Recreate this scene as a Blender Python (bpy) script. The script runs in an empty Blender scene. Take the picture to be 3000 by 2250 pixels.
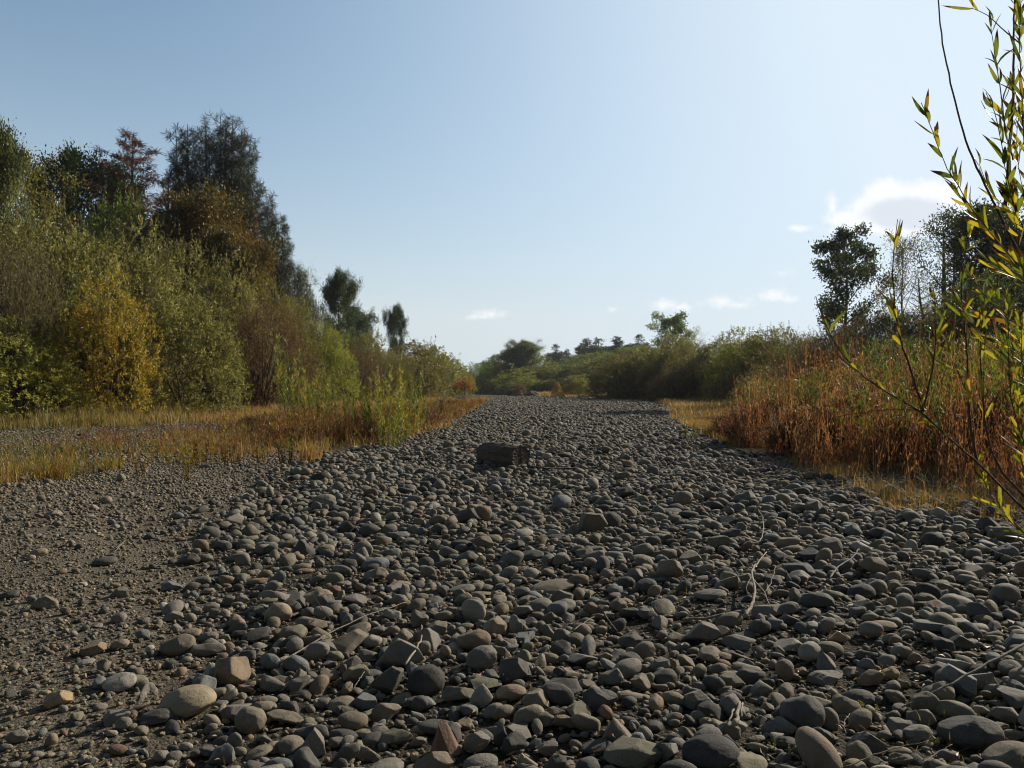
import bpy, math, random
import numpy as np
from mathutils import Vector
R = math.radians
rng = np.random.default_rng(7)
random.seed(7)
SC = bpy.context.scene
COL = SC.collection

# ------------------------------------------------------------------ camera, sky, sun, exposure
CAM_H = 1.3
F = 2118.0                      # focal length in pixels of the 3000 px wide photograph
PITCH = math.atan(14 / F)
cam_d = bpy.data.cameras.new('camera')
cam = bpy.data.objects.new('camera', cam_d)
COL.objects.link(cam)
cam_d.sensor_width = 36
cam_d.lens = 36 * F / 3000
cam_d.clip_start = 0.05
cam_d.clip_end = 6000
cam.location = (0, 0, CAM_H)
cam.rotation_euler = (R(90) + PITCH, 0, 0)
SC.camera = cam

SUN_AZ, SUN_EL = 52.0, 27.0     # degrees to the right of the view, above the horizon
W = bpy.data.worlds.new('World')
SC.world = W
W.use_nodes = True
wt = W.node_tree
for n in list(wt.nodes):
    wt.nodes.remove(n)


class NT:
    """small helper round a node tree"""
    def __init__(s, t):
        s.t = t

    def n(s, kind, **kw):
        o = s.t.nodes.new(kind)
        for k, v in kw.items():
            if k == 'ins':
                for kk, vv in v.items():
                    if isinstance(vv, bpy.types.NodeSocket):
                        s.t.links.new(vv, o.inputs[kk])
                    else:
                        o.inputs[kk].default_value = vv
            else:
                setattr(o, k, v)
        return o

    def m(s, op, a, b=None, c=None, clamp=False):
        o = s.t.nodes.new('ShaderNodeMath')
        o.operation = op
        o.use_clamp = clamp
        for i, v in enumerate((a, b, c)):
            if v is None:
                continue
            if isinstance(v, bpy.types.NodeSocket):
                s.t.links.new(v, o.inputs[i])
            else:
                o.inputs[i].default_value = v
        return o.outputs[0]

    def mix(s, f, a, b, blend='MIX'):
        o = s.t.nodes.new('ShaderNodeMix')
        o.data_type = 'RGBA'
        o.blend_type = blend
        for i, v in ((0, f), (6, a), (7, b)):
            if isinstance(v, bpy.types.NodeSocket):
                s.t.links.new(v, o.inputs[i])
            elif i == 0:
                o.inputs[i].default_value = v
            else:
                o.inputs[i].default_value = (*v, 1) if len(v) == 3 else v
        return o.outputs[2]

    def noise(s, vec, scale, detail=3, rough=0.55, dim='3D'):
        o = s.n('ShaderNodeTexNoise', ins={'Scale': scale, 'Detail': detail, 'Roughness': rough})
        if vec is not None:
            s.t.links.new(vec, o.inputs['Vector'])
        return o.outputs[0]

    def ramp(s, f, stops, interp='LINEAR'):
        o = s.t.nodes.new('ShaderNodeValToRGB')
        o.color_ramp.interpolation = interp
        e = o.color_ramp.elements
        while len(e) < len(stops):
            e.new(0.5)
        for k, (p, c) in enumerate(stops):
            e[k].position = p
            e[k].color = (*c, 1)
        s.t.links.new(f, o.inputs[0])
        return o.outputs[0]

    def smooth(s, v, lo, hi):
        o = s.n('ShaderNodeMapRange', interpolation_type='SMOOTHSTEP')
        s.t.links.new(v, o.inputs[0])
        o.inputs[1].default_value = lo
        o.inputs[2].default_value = hi
        return o.outputs[0]

    def link(s, a, b):
        s.t.links.new(a, b)


w = NT(wt)
sky = w.n('ShaderNodeTexSky', sky_type='NISHITA', sun_disc=False)
sky.sun_elevation = R(SUN_EL)
sky.sun_rotation = R(SUN_AZ)
sky.altitude = 150
sky.air_density = 1.0
sky.dust_density = 0.8
sky.ozone_density = 2.0
# clouds: soft cumulus at fixed directions of the sky (u = tan azimuth, v = tan elevation)
tc = w.n('ShaderNodeTexCoord')
sep = w.n('ShaderNodeSeparateXYZ', ins={0: tc.outputs['Generated']})
yy = w.m('MAXIMUM', sep.outputs[1], 0.02)
u = w.m('DIVIDE', sep.outputs[0], yy)
v = w.m('DIVIDE', sep.outputs[2], yy)
uv = w.n('ShaderNodeCombineXYZ', ins={0: u, 1: v})
nz1 = w.noise(uv.outputs[0], 34, 6, 0.62)
nz2 = w.noise(uv.outputs[0], 100, 5, 0.6)
warp = w.m('ADD', w.m('MULTIPLY', w.m('SUBTRACT', nz1, 0.5), 2.0), w.m('MULTIPLY', w.m('SUBTRACT', nz2, 0.5), 1.1))
dens = None
CLOUDS = [  # photo px x, y, half width, half height, strength
    (2640, 628, 150, 66, 1.1), (2730, 590, 110, 66, 1.0), (2600, 578, 72, 58, 1.0), (2545, 620, 60, 50, .9), (2500, 640, 90, 36, .7), (2440, 600, 20, 40, .5), (2610, 672, 190, 18, .6),
    (2340, 668, 34, 12, .42),
    (1945, 893, 48, 20, .45), (1995, 900, 38, 16, .45), (2120, 880, 75, 20, .38), (2150, 893, 60, 14, .38), (2270, 865, 42, 24, .5), (2305, 876, 46, 14, .45),
    (1440, 920, 48, 16, .4), (1410, 928, 60, 9, .34), (2290, 800, 40, 18, .26), (1800, 905, 26, 10, .24)]


def ell(cx, cy, a, b):
    uu = w.m('DIVIDE', w.m('SUBTRACT', u, (cx - 1500) / F), a / F)
    vv = w.m('DIVIDE', w.m('SUBTRACT', v, (1139 - cy) / F), b / F)
    return w.m('SQRT', w.m('ADD', w.m('MULTIPLY', uu, uu), w.m('MULTIPLY', vv, vv)))


for (cx, cy, a, b, k) in CLOUDS:
    q = w.m('MULTIPLY', w.m('SUBTRACT', 1.25, ell(cx, cy, a, b)), k)
    dens = q if dens is None else w.m('SMOOTH_MAX', dens, q, .15)
cd = w.m('ADD', dens, w.m('MULTIPLY', warp, 0.42))
cmask = w.smooth(cd, 0.0, 0.62)
front = w.m('GREATER_THAN', sep.outputs[1], 0.03)
core = w.smooth(w.m('ADD', w.m('SUBTRACT', 1.25, ell(2665, 625, 135, 48)), w.m('MULTIPLY', warp, .22)), 0.0, .55)
CLOUD_LIT, CLOUD_CORE = (5.9, 5.95, 6.0), (4.35, 4.65, 5.15)
ccol = w.mix(core, CLOUD_LIT, CLOUD_CORE)
fac = w.m('MULTIPLY', w.m('MULTIPLY', cmask, front), 0.88)
# summer haze: the sky pales towards the horizon and round the sun
elev = w.m('MAXIMUM', sep.outputs[2], 0.0)
hz = w.m('EXPONENT', w.m('MULTIPLY', elev, -4.1))
sdir = w.n('ShaderNodeVectorMath', operation='DOT_PRODUCT', ins={0: tc.outputs['Generated'], 1: (math.sin(R(SUN_AZ)) * math.cos(R(SUN_EL)), math.cos(R(SUN_AZ)) * math.cos(R(SUN_EL)), math.sin(R(SUN_EL)))})
glow = w.m('MULTIPLY', w.m('POWER', w.m('MAXIMUM', sdir.outputs['Value'], 0.0), 2.9), 1.27)
skyb = w.mix(1.0, sky.outputs[0], (.18, .56, .70), 'MULTIPLY')
skyh = w.mix(w.m('MINIMUM', w.m('MULTIPLY', hz, 1.42), .95), skyb, (4.05, 4.4, 4.5))
skyp = w.mix(w.m('MINIMUM', glow, .95), skyh, (4.45, 5.1, 5.7))
# unseen sky overhead and behind the camera dimmed to cut fill light
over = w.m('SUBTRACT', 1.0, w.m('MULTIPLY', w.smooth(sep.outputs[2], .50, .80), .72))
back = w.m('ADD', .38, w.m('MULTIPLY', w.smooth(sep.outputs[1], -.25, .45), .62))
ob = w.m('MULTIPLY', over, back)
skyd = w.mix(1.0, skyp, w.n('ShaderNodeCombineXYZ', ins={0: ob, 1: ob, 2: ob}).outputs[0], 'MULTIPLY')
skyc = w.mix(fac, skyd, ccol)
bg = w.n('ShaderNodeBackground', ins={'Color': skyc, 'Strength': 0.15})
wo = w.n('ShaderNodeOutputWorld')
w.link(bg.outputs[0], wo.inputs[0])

sun_d = bpy.data.lights.new('sun', 'SUN')
sun_d.energy = 5.0
sun_d.angle = R(0.53)
sun_d.color = (1.0, 0.89, 0.74)
sun = bpy.data.objects.new('sun', sun_d)
COL.objects.link(sun)
sd = Vector((math.sin(R(SUN_AZ)) * math.cos(R(SUN_EL)), math.cos(R(SUN_AZ)) * math.cos(R(SUN_EL)), math.sin(R(SUN_EL))))
sun.rotation_euler = sd.to_track_quat('Z', 'Y').to_euler()
sun.location = (30, 20, 40)

SC.view_settings.view_transform = 'Standard'
SC.view_settings.look = 'None'
SC.view_settings.gamma = 1
SC.view_settings.exposure = 0.2
SC.render.engine = 'CYCLES'
SC.cycles.max_bounces = 6
SC.cycles.transparent_max_bounces = 4
SC.cycles.use_denoising = True
SC.cycles.filter_width = 1.1


# ------------------------------------------------------------------ terrain shape and photo-to-ground mapping
def smoothstep(a, b, x):
    t = np.clip((x - a) / (b - a), 0, 1)
    return t * t * (3 - 2 * t)


def gz(x, y):
    """height of the ground"""
    x = np.asarray(x, float)
    y = np.asarray(y, float)
    z = 0.025 * np.sin(x * 1.7 + 1.0) * np.sin(y * 1.1 + .4) + 0.018 * np.sin(x * 3.1 + y * 2.3) + 0.03 * np.sin(x * .6 - y * .45 + 2)
    z = z * smoothstep(1.2, 3.0, np.hypot(x, y)) * (1 - .6 * smoothstep(40, 90, y))
    # shelving banks on either side of the dry channel
    cr = np.interp(y, [0, 7, 16, 31, 72, 110, 150], [6, 5.2, 5.6, 9, 17, 19, 10])
    z = z + 0.35 * smoothstep(0, 4, x - cr) + 0.9 * smoothstep(4, 22, x - cr)
    z = z + 0.8 * smoothstep(20, 34, -x)
    far = smoothstep(128, 150, y - 0.4 * np.minimum(x, 0)) * smoothstep(-1, 12, x)
    z = z + 1.6 * far
    return z


CP, SP = math.cos(PITCH), math.sin(PITCH)


def ray(px, py):
    """direction of a photo pixel (3000 px frame)"""
    a, b = (px - 1500) / F, -(py - 1125) / F
    return np.array([a, CP - b * SP, SP + b * CP])


def ground(px, py, lift=0.0):
    d = ray(px, py)
    z = lift
    p = None
    for _ in range(12):
        t = (z - CAM_H) / min(d[2], -1e-3)
        p = np.array([0, 0, CAM_H]) + d * t
        z = float(gz(p[0], p[1])) + lift
    return p


def at(px, py, dist):
    """point on a photo ray at a given distance along y"""
    d = ray(px, py)
    return np.array([0, 0, CAM_H]) + d * (dist / d[1])


def X2(px, d):                       # px in the 2212 px frame
    return (px - 1106) / 1562 * d


# ------------------------------------------------------------------ mesh helpers
def make_mesh(name, V, faces, smooth=True, attrs=None):
    """faces: list of integer arrays (n, k)"""
    me = bpy.data.meshes.new(name)
    V = np.asarray(V, np.float32)
    me.vertices.add(len(V))
    me.vertices.foreach_set('co', V.ravel())
    faces = [f for f in faces if len(f)]
    idx = np.concatenate([np.asarray(f, np.int32).ravel() for f in faces])
    sizes = np.concatenate([np.full(len(f), np.asarray(f).shape[1], np.int32) for f in faces])
    starts = np.concatenate([[0], np.cumsum(sizes)[:-1]]).astype(np.int32)
    me.loops.add(len(idx))
    me.loops.foreach_set('vertex_index', idx)
    me.polygons.add(len(sizes))
    me.polygons.foreach_set('loop_start', starts)
    me.polygons.foreach_set('loop_total', sizes)
    if smooth:
        me.polygons.foreach_set('use_smooth', np.ones(len(sizes), bool))
    for an, (typ, dom, data) in (attrs or {}).items():
        a = me.attributes.new(an, typ, dom)
        a.data.foreach_set('color' if 'COLOR' in typ else 'value', np.asarray(data, np.float32).ravel())
    me.update(calc_edges=True)
    me.materials.append(None)
    return me


def obj(name, me, mat=None, parent=None, loc=None, rot=None, scale=None):
    o = bpy.data.objects.new(name, me)
    COL.objects.link(o)
    if parent:
        o.parent = parent
    if loc is not None:
        o.location = [float(c) for c in loc]
    if rot is not None:
        o.rotation_euler = [float(c) for c in rot]
    if scale is not None:
        o.scale = [float(c) for c in scale]
    if mat is not None:
        o.material_slots[0].link = 'OBJECT'
        o.material_slots[0].material = mat
    return o


def tag(o, label=None, cat=None, group=None, kind=None):
    if label:
        o['label'] = label
    if cat:
        o['category'] = cat
    if group:
        o['group'] = group
    if kind:
        o['kind'] = kind
    return o


def empty(name, loc=(0, 0, 0), rz=0, scale=None):
    o = bpy.data.objects.new(name, None)
    COL.objects.link(o)
    o.location = [float(c) for c in loc]
    o.rotation_euler = (0, 0, rz)
    if scale is not None:
        o.scale = scale
    o.empty_display_size = 0.2
    return o


class MB:
    def __init__(s):
        s.V, s.Q, s.T, s.n = [], [], [], 0

    def add(s, V, Q=None, T=None):
        s.V.append(np.asarray(V, float))
        if Q is not None and len(Q):
            s.Q.append(np.asarray(Q, np.int64) + s.n)
        if T is not None and len(T):
            s.T.append(np.asarray(T, np.int64) + s.n)
        s.n += len(V)

    def tube(s, P, r, sides=5, cap=True):
        P = np.asarray(P, float)
        n = len(P)
        r = np.broadcast_to(np.asarray(r, float), (n,))
        D = np.gradient(P, axis=0)
        D /= np.linalg.norm(D, axis=1)[:, None] + 1e-9
        ref = np.array([0.31, 0.22, 0.92]) if abs(D[0, 2]) < .8 else np.array([0.9, 0.3, 0.1])
        A = np.cross(D, ref)
        A /= np.linalg.norm(A, axis=1)[:, None] + 1e-9
        B = np.cross(D, A)
        th = np.arange(sides) * 2 * math.pi / sides
        V = P[:, None] + r[:, None, None] * (A[:, None] * np.cos(th)[None, :, None] + B[:, None] * np.sin(th)[None, :, None])
        V = V.reshape(-1, 3)
        i = np.arange(n - 1)[:, None] * sides
        j = np.arange(sides)[None]
        k = (j + 1) % sides
        Q = np.stack([i + j, i + k, i + k + sides, i + j + sides], -1).reshape(-1, 4)
        T = None
        if cap:
            V = np.vstack([V, P[0], P[-1]])
            a, b = n * sides, n * sides + 1
            jj = np.arange(sides)
            kk = (jj + 1) % sides
            T = np.vstack([np.stack([kk, jj, np.full(sides, a)], -1), np.stack([jj + (n - 1) * sides, kk + (n - 1) * sides, np.full(sides, b)], -1)])
        s.add(V, Q, T)

    def mesh(s, name, smooth=True, attrs=None):
        V = np.vstack(s.V)
        f = []
        if s.Q:
            f.append(np.vstack(s.Q))
        if s.T:
            f.append(np.vstack(s.T))
        return make_mesh(name, V, f, smooth, attrs)


def unit(a):
    return a / (np.linalg.norm(a, axis=-1, keepdims=True) + 1e-9)


def rand_dir(n, rg=rng):
    return unit(rg.normal(size=(n, 3)))


def leaf_mesh(name, base, dirs, L, Wd, rg=rng, fold=0.15, rnd=None):
    """one folded quad per leaf"""
    n = len(base)
    side = unit(np.cross(dirs, rand_dir(n, rg)))
    nor = np.cross(side, dirs)
    L = np.broadcast_to(L, (n,))[:, None]
    Wd = np.broadcast_to(Wd, (n,))[:, None]
    mid = base + dirs * L * .45 + nor * L * fold
    V = np.stack([base, mid + side * Wd * .5, base + dirs * L, mid - side * Wd * .5], 1).reshape(-1, 3)
    Q = np.arange(n * 4).reshape(n, 4)
    if rnd is None:
        rnd = rg.random(n)
    return make_mesh(name, V, [Q], False, {'rnd': ('FLOAT', 'FACE', rnd)})


# ------------------------------------------------------------------ materials
def new_mat(name):
    m = bpy.data.materials.new(name)
    m.use_nodes = True
    t = NT(m.node_tree)
    for n in list(m.node_tree.nodes):
        m.node_tree.nodes.remove(n)
    return m, t


def leaf_mat(name, cols, trans=0.35, patch=0.5, patch_scale=0.8, spec=0.35, rough=0.5, tcol=1.5):
    """per-leaf random colour between the given colours, drifting in patches"""
    m, t = new_mat(name)
    at_ = t.n('ShaderNodeAttribute', attribute_name='rnd')
    geo = t.n('ShaderNodeNewGeometry')
    nz = t.noise(geo.outputs['Position'], patch_scale, 3, 0.6)
    nzs = t.smooth(nz, 0.3, 0.7)
    f = t.m('ADD', t.m('MULTIPLY', at_.outputs['Fac'], 1 - patch), t.m('MULTIPLY', nzs, patch))
    st = [(i / max(1, len(cols) - 1) * .8 + .1, c) for i, c in enumerate(cols)]
    c = t.ramp(f, st)
    # single leaves a little lighter or darker than their neighbours
    r2 = t.m('FRACT', t.m('MULTIPLY', at_.outputs['Fac'], 17.31))
    hs = t.n('ShaderNodeHueSaturation', ins={'Color': c, 'Value': t.m('ADD', t.m('MULTIPLY', r2, 0.75), 0.62)})
    p = t.n('ShaderNodeBsdfPrincipled', ins={'Base Color': hs.outputs[0], 'Roughness': rough, 'Specular IOR Level': spec})
    tc_ = t.mix(1.0, hs.outputs[0], (tcol, tcol * 1.02, tcol * .55), 'MULTIPLY')
    tr = t.n('ShaderNodeBsdfTranslucent', ins={'Color': tc_})
    mx = t.n('ShaderNodeMixShader', ins={0: trans})
    t.link(p.outputs[0], mx.inputs[1])
    t.link(tr.outputs[0], mx.inputs[2])
    o = t.n('ShaderNodeOutputMaterial')
    t.link(mx.outputs[0], o.inputs[0])
    return m


def bark_mat(name, c1, c2, scale=14, rough=.85):
    m, t = new_mat(name)
    geo = t.n('ShaderNodeNewGeometry')
    nz = t.noise(geo.outputs['Position'], scale, 5, .65)
    c = t.ramp(nz, [(.3, c1), (.7, c2)])
    bp = t.n('ShaderNodeBump', ins={'Strength': .5, 'Distance': .02, 'Height': nz})
    p = t.n('ShaderNodeBsdfPrincipled', ins={'Base Color': c, 'Roughness': rough, 'Normal': bp.outputs[0]})
    o = t.n('ShaderNodeOutputMaterial')
    t.link(p.outputs[0], o.inputs[0])
    return m


def stone_mat(name, source):
    m, t = new_mat(name)
    geo = t.n('ShaderNodeNewGeometry')
    pos = geo.outputs['Position']
    if source == 'object':
        base = t.n('ShaderNodeObjectInfo').outputs['Color']
    else:
        base = t.n('ShaderNodeAttribute', attribute_name='col').outputs['Color']
    n1 = t.noise(pos, 22, 5, .65)
    n2 = t.noise(pos, 140, 4, .7)
    n3 = t.noise(pos, 480, 2, .6)
    val = t.m('ADD', t.m('ADD', t.m('MULTIPLY', n1, 0.9), t.m('MULTIPLY', n2, 0.9)), 0.12)
    hs = t.n('ShaderNodeHueSaturation', ins={'Color': base, 'Value': val})
    # dried silt stains
    st = t.smooth(t.noise(pos, 9, 4, .6), .52, .72)
    c = t.mix(t.m('MULTIPLY', st, .35), hs.outputs[0], (.17, .145, .105))
    h = t.m('ADD', t.m('MULTIPLY', n2, .6), t.m('MULTIPLY', n3, .25))
    h = t.m('ADD', h, t.m('MULTIPLY', n1, 1.5))
    bp = t.n('ShaderNodeBump', ins={'Strength': .8, 'Distance': .007, 'Height': h})
    p = t.n('ShaderNodeBsdfPrincipled', ins={'Base Color': c, 'Roughness': .8, 'Specular IOR Level': .28, 'Normal': bp.outputs[0]})
    o = t.n('ShaderNodeOutputMaterial')
    t.link(p.outputs[0], o.inputs[0])
    return m


M = {}
M['stone'] = stone_mat('river_stone', 'object')
M['stones'] = stone_mat('river_stones', 'attr')
M['bark'] = bark_mat('grey_bark', (.05, .04, .03), (.13, .105, .08))
M['stem_red'] = bark_mat('red_brown_stem', (.05, .022, .014), (.12, .06, .035), 40)
M['stem_pale'] = bark_mat('pale_stem', (.16, .12, .07), (.3, .22, .13), 30)
M['driftwood'] = bark_mat('bleached_driftwood', (.15, .125, .09), (.36, .31, .235), 70)
M['driftwood_grey'] = bark_mat('grey_driftwood', (.11, .10, .085), (.24, .21, .175), 50)
M['dark_wood'] = bark_mat('dark_wood', (.02, .017, .014), (.06, .048, .036), 30)

OLIVE = [(.085, .066, .03), (.18, .165, .052), (.155, .16, .046), (.28, .25, .08), (.42, .37, .13)]
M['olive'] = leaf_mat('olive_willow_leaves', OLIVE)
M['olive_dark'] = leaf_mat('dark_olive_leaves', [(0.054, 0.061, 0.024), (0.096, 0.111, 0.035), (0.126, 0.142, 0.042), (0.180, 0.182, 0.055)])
M['yellow'] = leaf_mat('yellow_willow_leaves', [(0.060, 0.052, 0.020), (0.132, 0.127, 0.031), (0.288, 0.241, 0.039), (0.504, 0.345, 0.039), (0.144, 0.115, 0.031), (0.432, 0.184, 0.033)], patch=.42, patch_scale=1.1)
M['lime'] = leaf_mat('lime_willow_leaves', [(0.092, 0.098, 0.028), (0.218, 0.230, 0.050), (0.391, 0.368, 0.083), (0.230, 0.207, 0.044)])
M['feather'] = leaf_mat('feathery_grey_leaves', [(.11, .095, .045), (.16, .14, .065), (.13, .11, .05), (.2, .16, .08)])
M['maroon'] = leaf_mat('maroon_twiggy_leaves', [(0.066, 0.033, 0.020), (0.102, 0.053, 0.029), (0.144, 0.066, 0.033), (0.132, 0.099, 0.033)])
M['brown_olive'] = leaf_mat('brown_olive_leaves', [(0.125, 0.081, 0.032), (0.156, 0.121, 0.039), (0.175, 0.169, 0.044), (0.250, 0.209, 0.052)])
M['green'] = leaf_mat('fresh_green_leaves', [(0.054, 0.098, 0.018), (0.102, 0.163, 0.024), (0.156, 0.208, 0.033), (0.228, 0.247, 0.039)])
M['oak'] = leaf_mat('dark_oak_leaves', [(0.025, 0.043, 0.013), (0.040, 0.068, 0.018), (0.063, 0.095, 0.024), (0.092, 0.115, 0.029)], trans=.25)
M['oak_yellow'] = leaf_mat('yellowing_oak_leaves', [(.06, .07, .018), (.13, .125, .025), (.22, .17, .03), (.11, .09, .02)])
M['autumn'] = leaf_mat('orange_brown_leaves', [(0.040, 0.042, 0.015), (0.081, 0.072, 0.019), (0.115, 0.083, 0.021), (0.149, 0.083, 0.019), (0.207, 0.132, 0.026)], patch=.6, patch_scale=.5)
M['rust_tree'] = leaf_mat('rusty_leaves', [(.09, .042, .018), (.15, .065, .025), (.11, .06, .022)])
M['pine'] = leaf_mat('grey_pine_needles', [(.032, .042, .030), (.05, .062, .043), (.085, .098, .068)], trans=.15)
M['pine_far'] = leaf_mat('distant_pine_needles', [(0.045, 0.068, 0.045), (0.063, 0.089, 0.059), (0.081, 0.105, 0.072)], trans=.15)
M['pine_dead'] = leaf_mat('dead_pine_needles', [(.07, .028, .018), (.12, .048, .03), (.18, .08, .05)], trans=.2)
M['sapling'] = leaf_mat('sapling_leaves', [(0.055, 0.092, 0.018), (0.099, 0.138, 0.024), (0.198, 0.207, 0.032), (0.330, 0.253, 0.040)], trans=.4)
M['grass'] = leaf_mat('dry_grass', [(.12, .085, .035), (.24, .155, .06), (.36, .22, .08), (.46, .30, .125)], trans=.35, patch_scale=.5)
M['tall_weed'] = leaf_mat('green_leafy_weeds', [(0.048, 0.078, 0.017), (0.084, 0.130, 0.022), (0.144, 0.182, 0.028), (0.120, 0.091, 0.028), (0.240, 0.221, 0.033)], trans=.4, patch=.5, patch_scale=.9)
M['maroon_weed'] = leaf_mat('maroon_weeds', [(.08, .035, .024), (.15, .06, .036), (.21, .09, .045), (.2, .14, .06)], trans=.45, patch=.5, patch_scale=1.2)
M['rust_low'] = leaf_mat('low_rusty_weeds', [(.06, .028, .018), (.13, .05, .028), (.20, .08, .035), (.15, .11, .04), (.30, .2, .07)], trans=.4, patch=.5, patch_scale=1.6)
M['grass_green'] = leaf_mat('greenish_grass', [(.07, .08, .024), (.13, .12, .036), (.21, .165, .05), (.28, .2, .07)], trans=.35, patch_scale=.4)
M['rust'] = leaf_mat('rusty_weeds', [(.07, .028, .02), (.155, .052, .034), (.22, .078, .046), (.15, .085, .042), (.28, .115, .062), (.38, .21, .11), (.09, .095, .03)], trans=.5, patch=.55, patch_scale=1.3)
M['weed'] = leaf_mat('yellow_green_weeds', [(.08, .09, .022), (.16, .15, .03), (.27, .19, .03), (.20, .075, .022), (.12, .07, .025)], trans=.4, patch=.5, patch_scale=1.6)
M['orange_plant'] = leaf_mat('orange_flower_heads', [(.20, .07, .02), (.36, .16, .03), (.5, .28, .05)], trans=.3)
M['litter'] = leaf_mat('leaf_litter', [(.09, .03, .018), (.22, .10, .05), (.30, .2, .12), (.14, .07, .03)], trans=.1)


def ground_mat():
    m, t = new_mat('riverbed_ground')
    geo = t.n('ShaderNodeNewGeometry')
    pos = geo.outputs['Position']
    z = t.n('ShaderNodeAttribute', attribute_name='grassy').outputs['Fac']
    g = t.n('ShaderNodeAttribute', attribute_name='cobbly').outputs['Fac']
    n1 = t.noise(pos, 1.1, 5, .6)
    n2 = t.noise(pos, 18, 5, .65)
    n3 = t.noise(pos, 95, 5, .75)
    vor = t.n('ShaderNodeTexVoronoi', feature='F1', ins={'Vector': pos, 'Scale': 55, 'Randomness': 1.0})
    vor2 = t.n('ShaderNodeTexVoronoi', feature='F1', ins={'Vector': pos, 'Scale': 120, 'Randomness': 1.0})
    vc = t.n('ShaderNodeSeparateColor', ins={0: vor.outputs['Color']})
    peb = t.ramp(vc.outputs[0], [(0, (.07, .06, .045)), (.35, (.125, .108, .080)), (.7, (.175, .15, .113)), (1, (.25, .215, .165))])
    vc2 = t.n('ShaderNodeSeparateColor', ins={0: vor2.outputs['Color']})
    peb2 = t.ramp(vc2.outputs[1], [(0, (.085, .070, .047)), (.5, (.17, .14, .096)), (1, (.26, .22, .16))])
    sand = t.mix(t.smooth(n1, .42, .6), peb, peb2)
    mud = t.ramp(n2, [(.3, (.035, .03, .022)), (.7, (.08, .068, .05))])
    base = t.mix(g, sand, mud)
    soil = t.ramp(t.noise(pos, 5, 6, .7), [(.3, (.09, .07, .04)), (.55, (.18, .135, .07)), (.75, (.28, .2, .10))])
    # distant cobbles beyond the modelled ones, seen as mottled stone
    base = t.mix(z, base, soil)
    h = t.m('ADD', t.m('MULTIPLY', vor.outputs[0], -1.1), t.m('MULTIPLY', n3, .8))
    h = t.m('ADD', h, t.m('MULTIPLY', vor2.outputs[0], -.5))
    bp = t.n('ShaderNodeBump', ins={'Strength': .9, 'Distance': .02, 'Height': h})
    p = t.n('ShaderNodeBsdfPrincipled', ins={'Base Color': base, 'Roughness': .92, 'Specular IOR Level': .15, 'Normal': bp.outputs[0]})
    o = t.n('ShaderNodeOutputMaterial')
    t.link(p.outputs[0], o.inputs[0])
    return m


# ------------------------------------------------------------------ zones of the riverbed
def cobL(y):
    return np.interp(y, [2.2, 3.1, 4.1, 5.6, 9.7, 15, 17, 24, 68, 110, 150], [-1.1, -1.45, -1.7, -2.3, -3.1, -3.3, -2.7, -2.2, -2.3, -8, -22])


def cobR(y):
    return np.interp(y, [2.2, 6, 7.3, 9.2, 12, 16, 24, 31, 50, 72, 110, 150], [9, 7.5, 5.2, 4.5, 4.6, 4.8, 5.8, 6.8, 10, 14, 16, 4])


def cobble_density(x, y):
    e = .35 + .05 * np.minimum(y, 12)
    wob = .25 * np.sin(y * 1.9) + .2 * np.sin(y * .83 + 1)
    l = smoothstep(-e, e * .6, x - cobL(y) + wob * .5)
    r = smoothstep(-.4, .9, cobR(y) - x + wob)
    return l * r


def grassy(x, y):
    """how much of the soil is grass-bearing bank"""
    wob = .5 * np.sin(y * .9) + .35 * np.sin(y * 2.1 + x)
    lower = np.interp(x, [-12, -7.2, -5.7, -4.6, -2.8, -2.2, 0], [6, 9.9, 11.4, 14.0, 16.5, 24, 400])
    left = smoothstep(-.5, 1.2, y - lower + wob) * smoothstep(0, .8, cobL(y) - x - .1)
    patch = smoothstep(0, 2, np.minimum(y - 15, 26 - y)) * smoothstep(-9.5, -11, x)     # bare gravel behind the weed strip
    left = left * (1 - .85 * patch)
    right = smoothstep(-.2, 1.0, x - cobR(y) + wob * .5)
    far = smoothstep(132, 142, y - .4 * np.minimum(x, 0))
    return np.clip(np.maximum(np.maximum(left, right), far), 0, 1)


def build_ground():
    ry = np.concatenate([np.arange(-3, 16, .12), np.geomspace(16, 220, 210), np.geomspace(230, 3000, 40)])
    tx = np.concatenate([-np.geomspace(3000, 45, 26), np.arange(-42, -12, .8), np.arange(-12, 14, .14), np.arange(14, 45, .8), np.geomspace(46, 3000, 26)])
    ry = np.concatenate([-np.geomspace(600, 4, 12), ry])
    X, Y = np.meshgrid(tx, ry)
    Z = gz(X, Y)
    V = np.stack([X, Y, Z], -1).reshape(-1, 3)
    a, b = X.shape
    i = (np.arange(a - 1)[:, None] * b + np.arange(b - 1)[None]).ravel()
    Q = np.stack([i, i + 1, i + b + 1, i + b], -1)
    me = make_mesh('ground', V, [Q], True, {
        'grassy': ('FLOAT', 'POINT', grassy(X, Y).ravel()),
        'cobbly': ('FLOAT', 'POINT', cobble_density(X, Y).ravel())})
    tag(obj('ground', me, ground_mat()), 'dry riverbed and grassy banks', kind='structure')


build_ground()


# ------------------------------------------------------------------ stones
def icosphere(sub):
    import bmesh
    bm = bmesh.new()
    bmesh.ops.create_icosphere(bm, subdivisions=sub, radius=1)
    V = np.array([v.co[:] for v in bm.verts])
    T = np.array([[v.index for v in f.verts] for f in bm.faces])
    bm.free()
    return V, T


ICO = {k: icosphere(k) for k in (1, 2, 3, 4, 5)}
KINDS = ('round', 'oval', 'blocky', 'angular', 'pointed')
N_PER = 8


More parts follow.
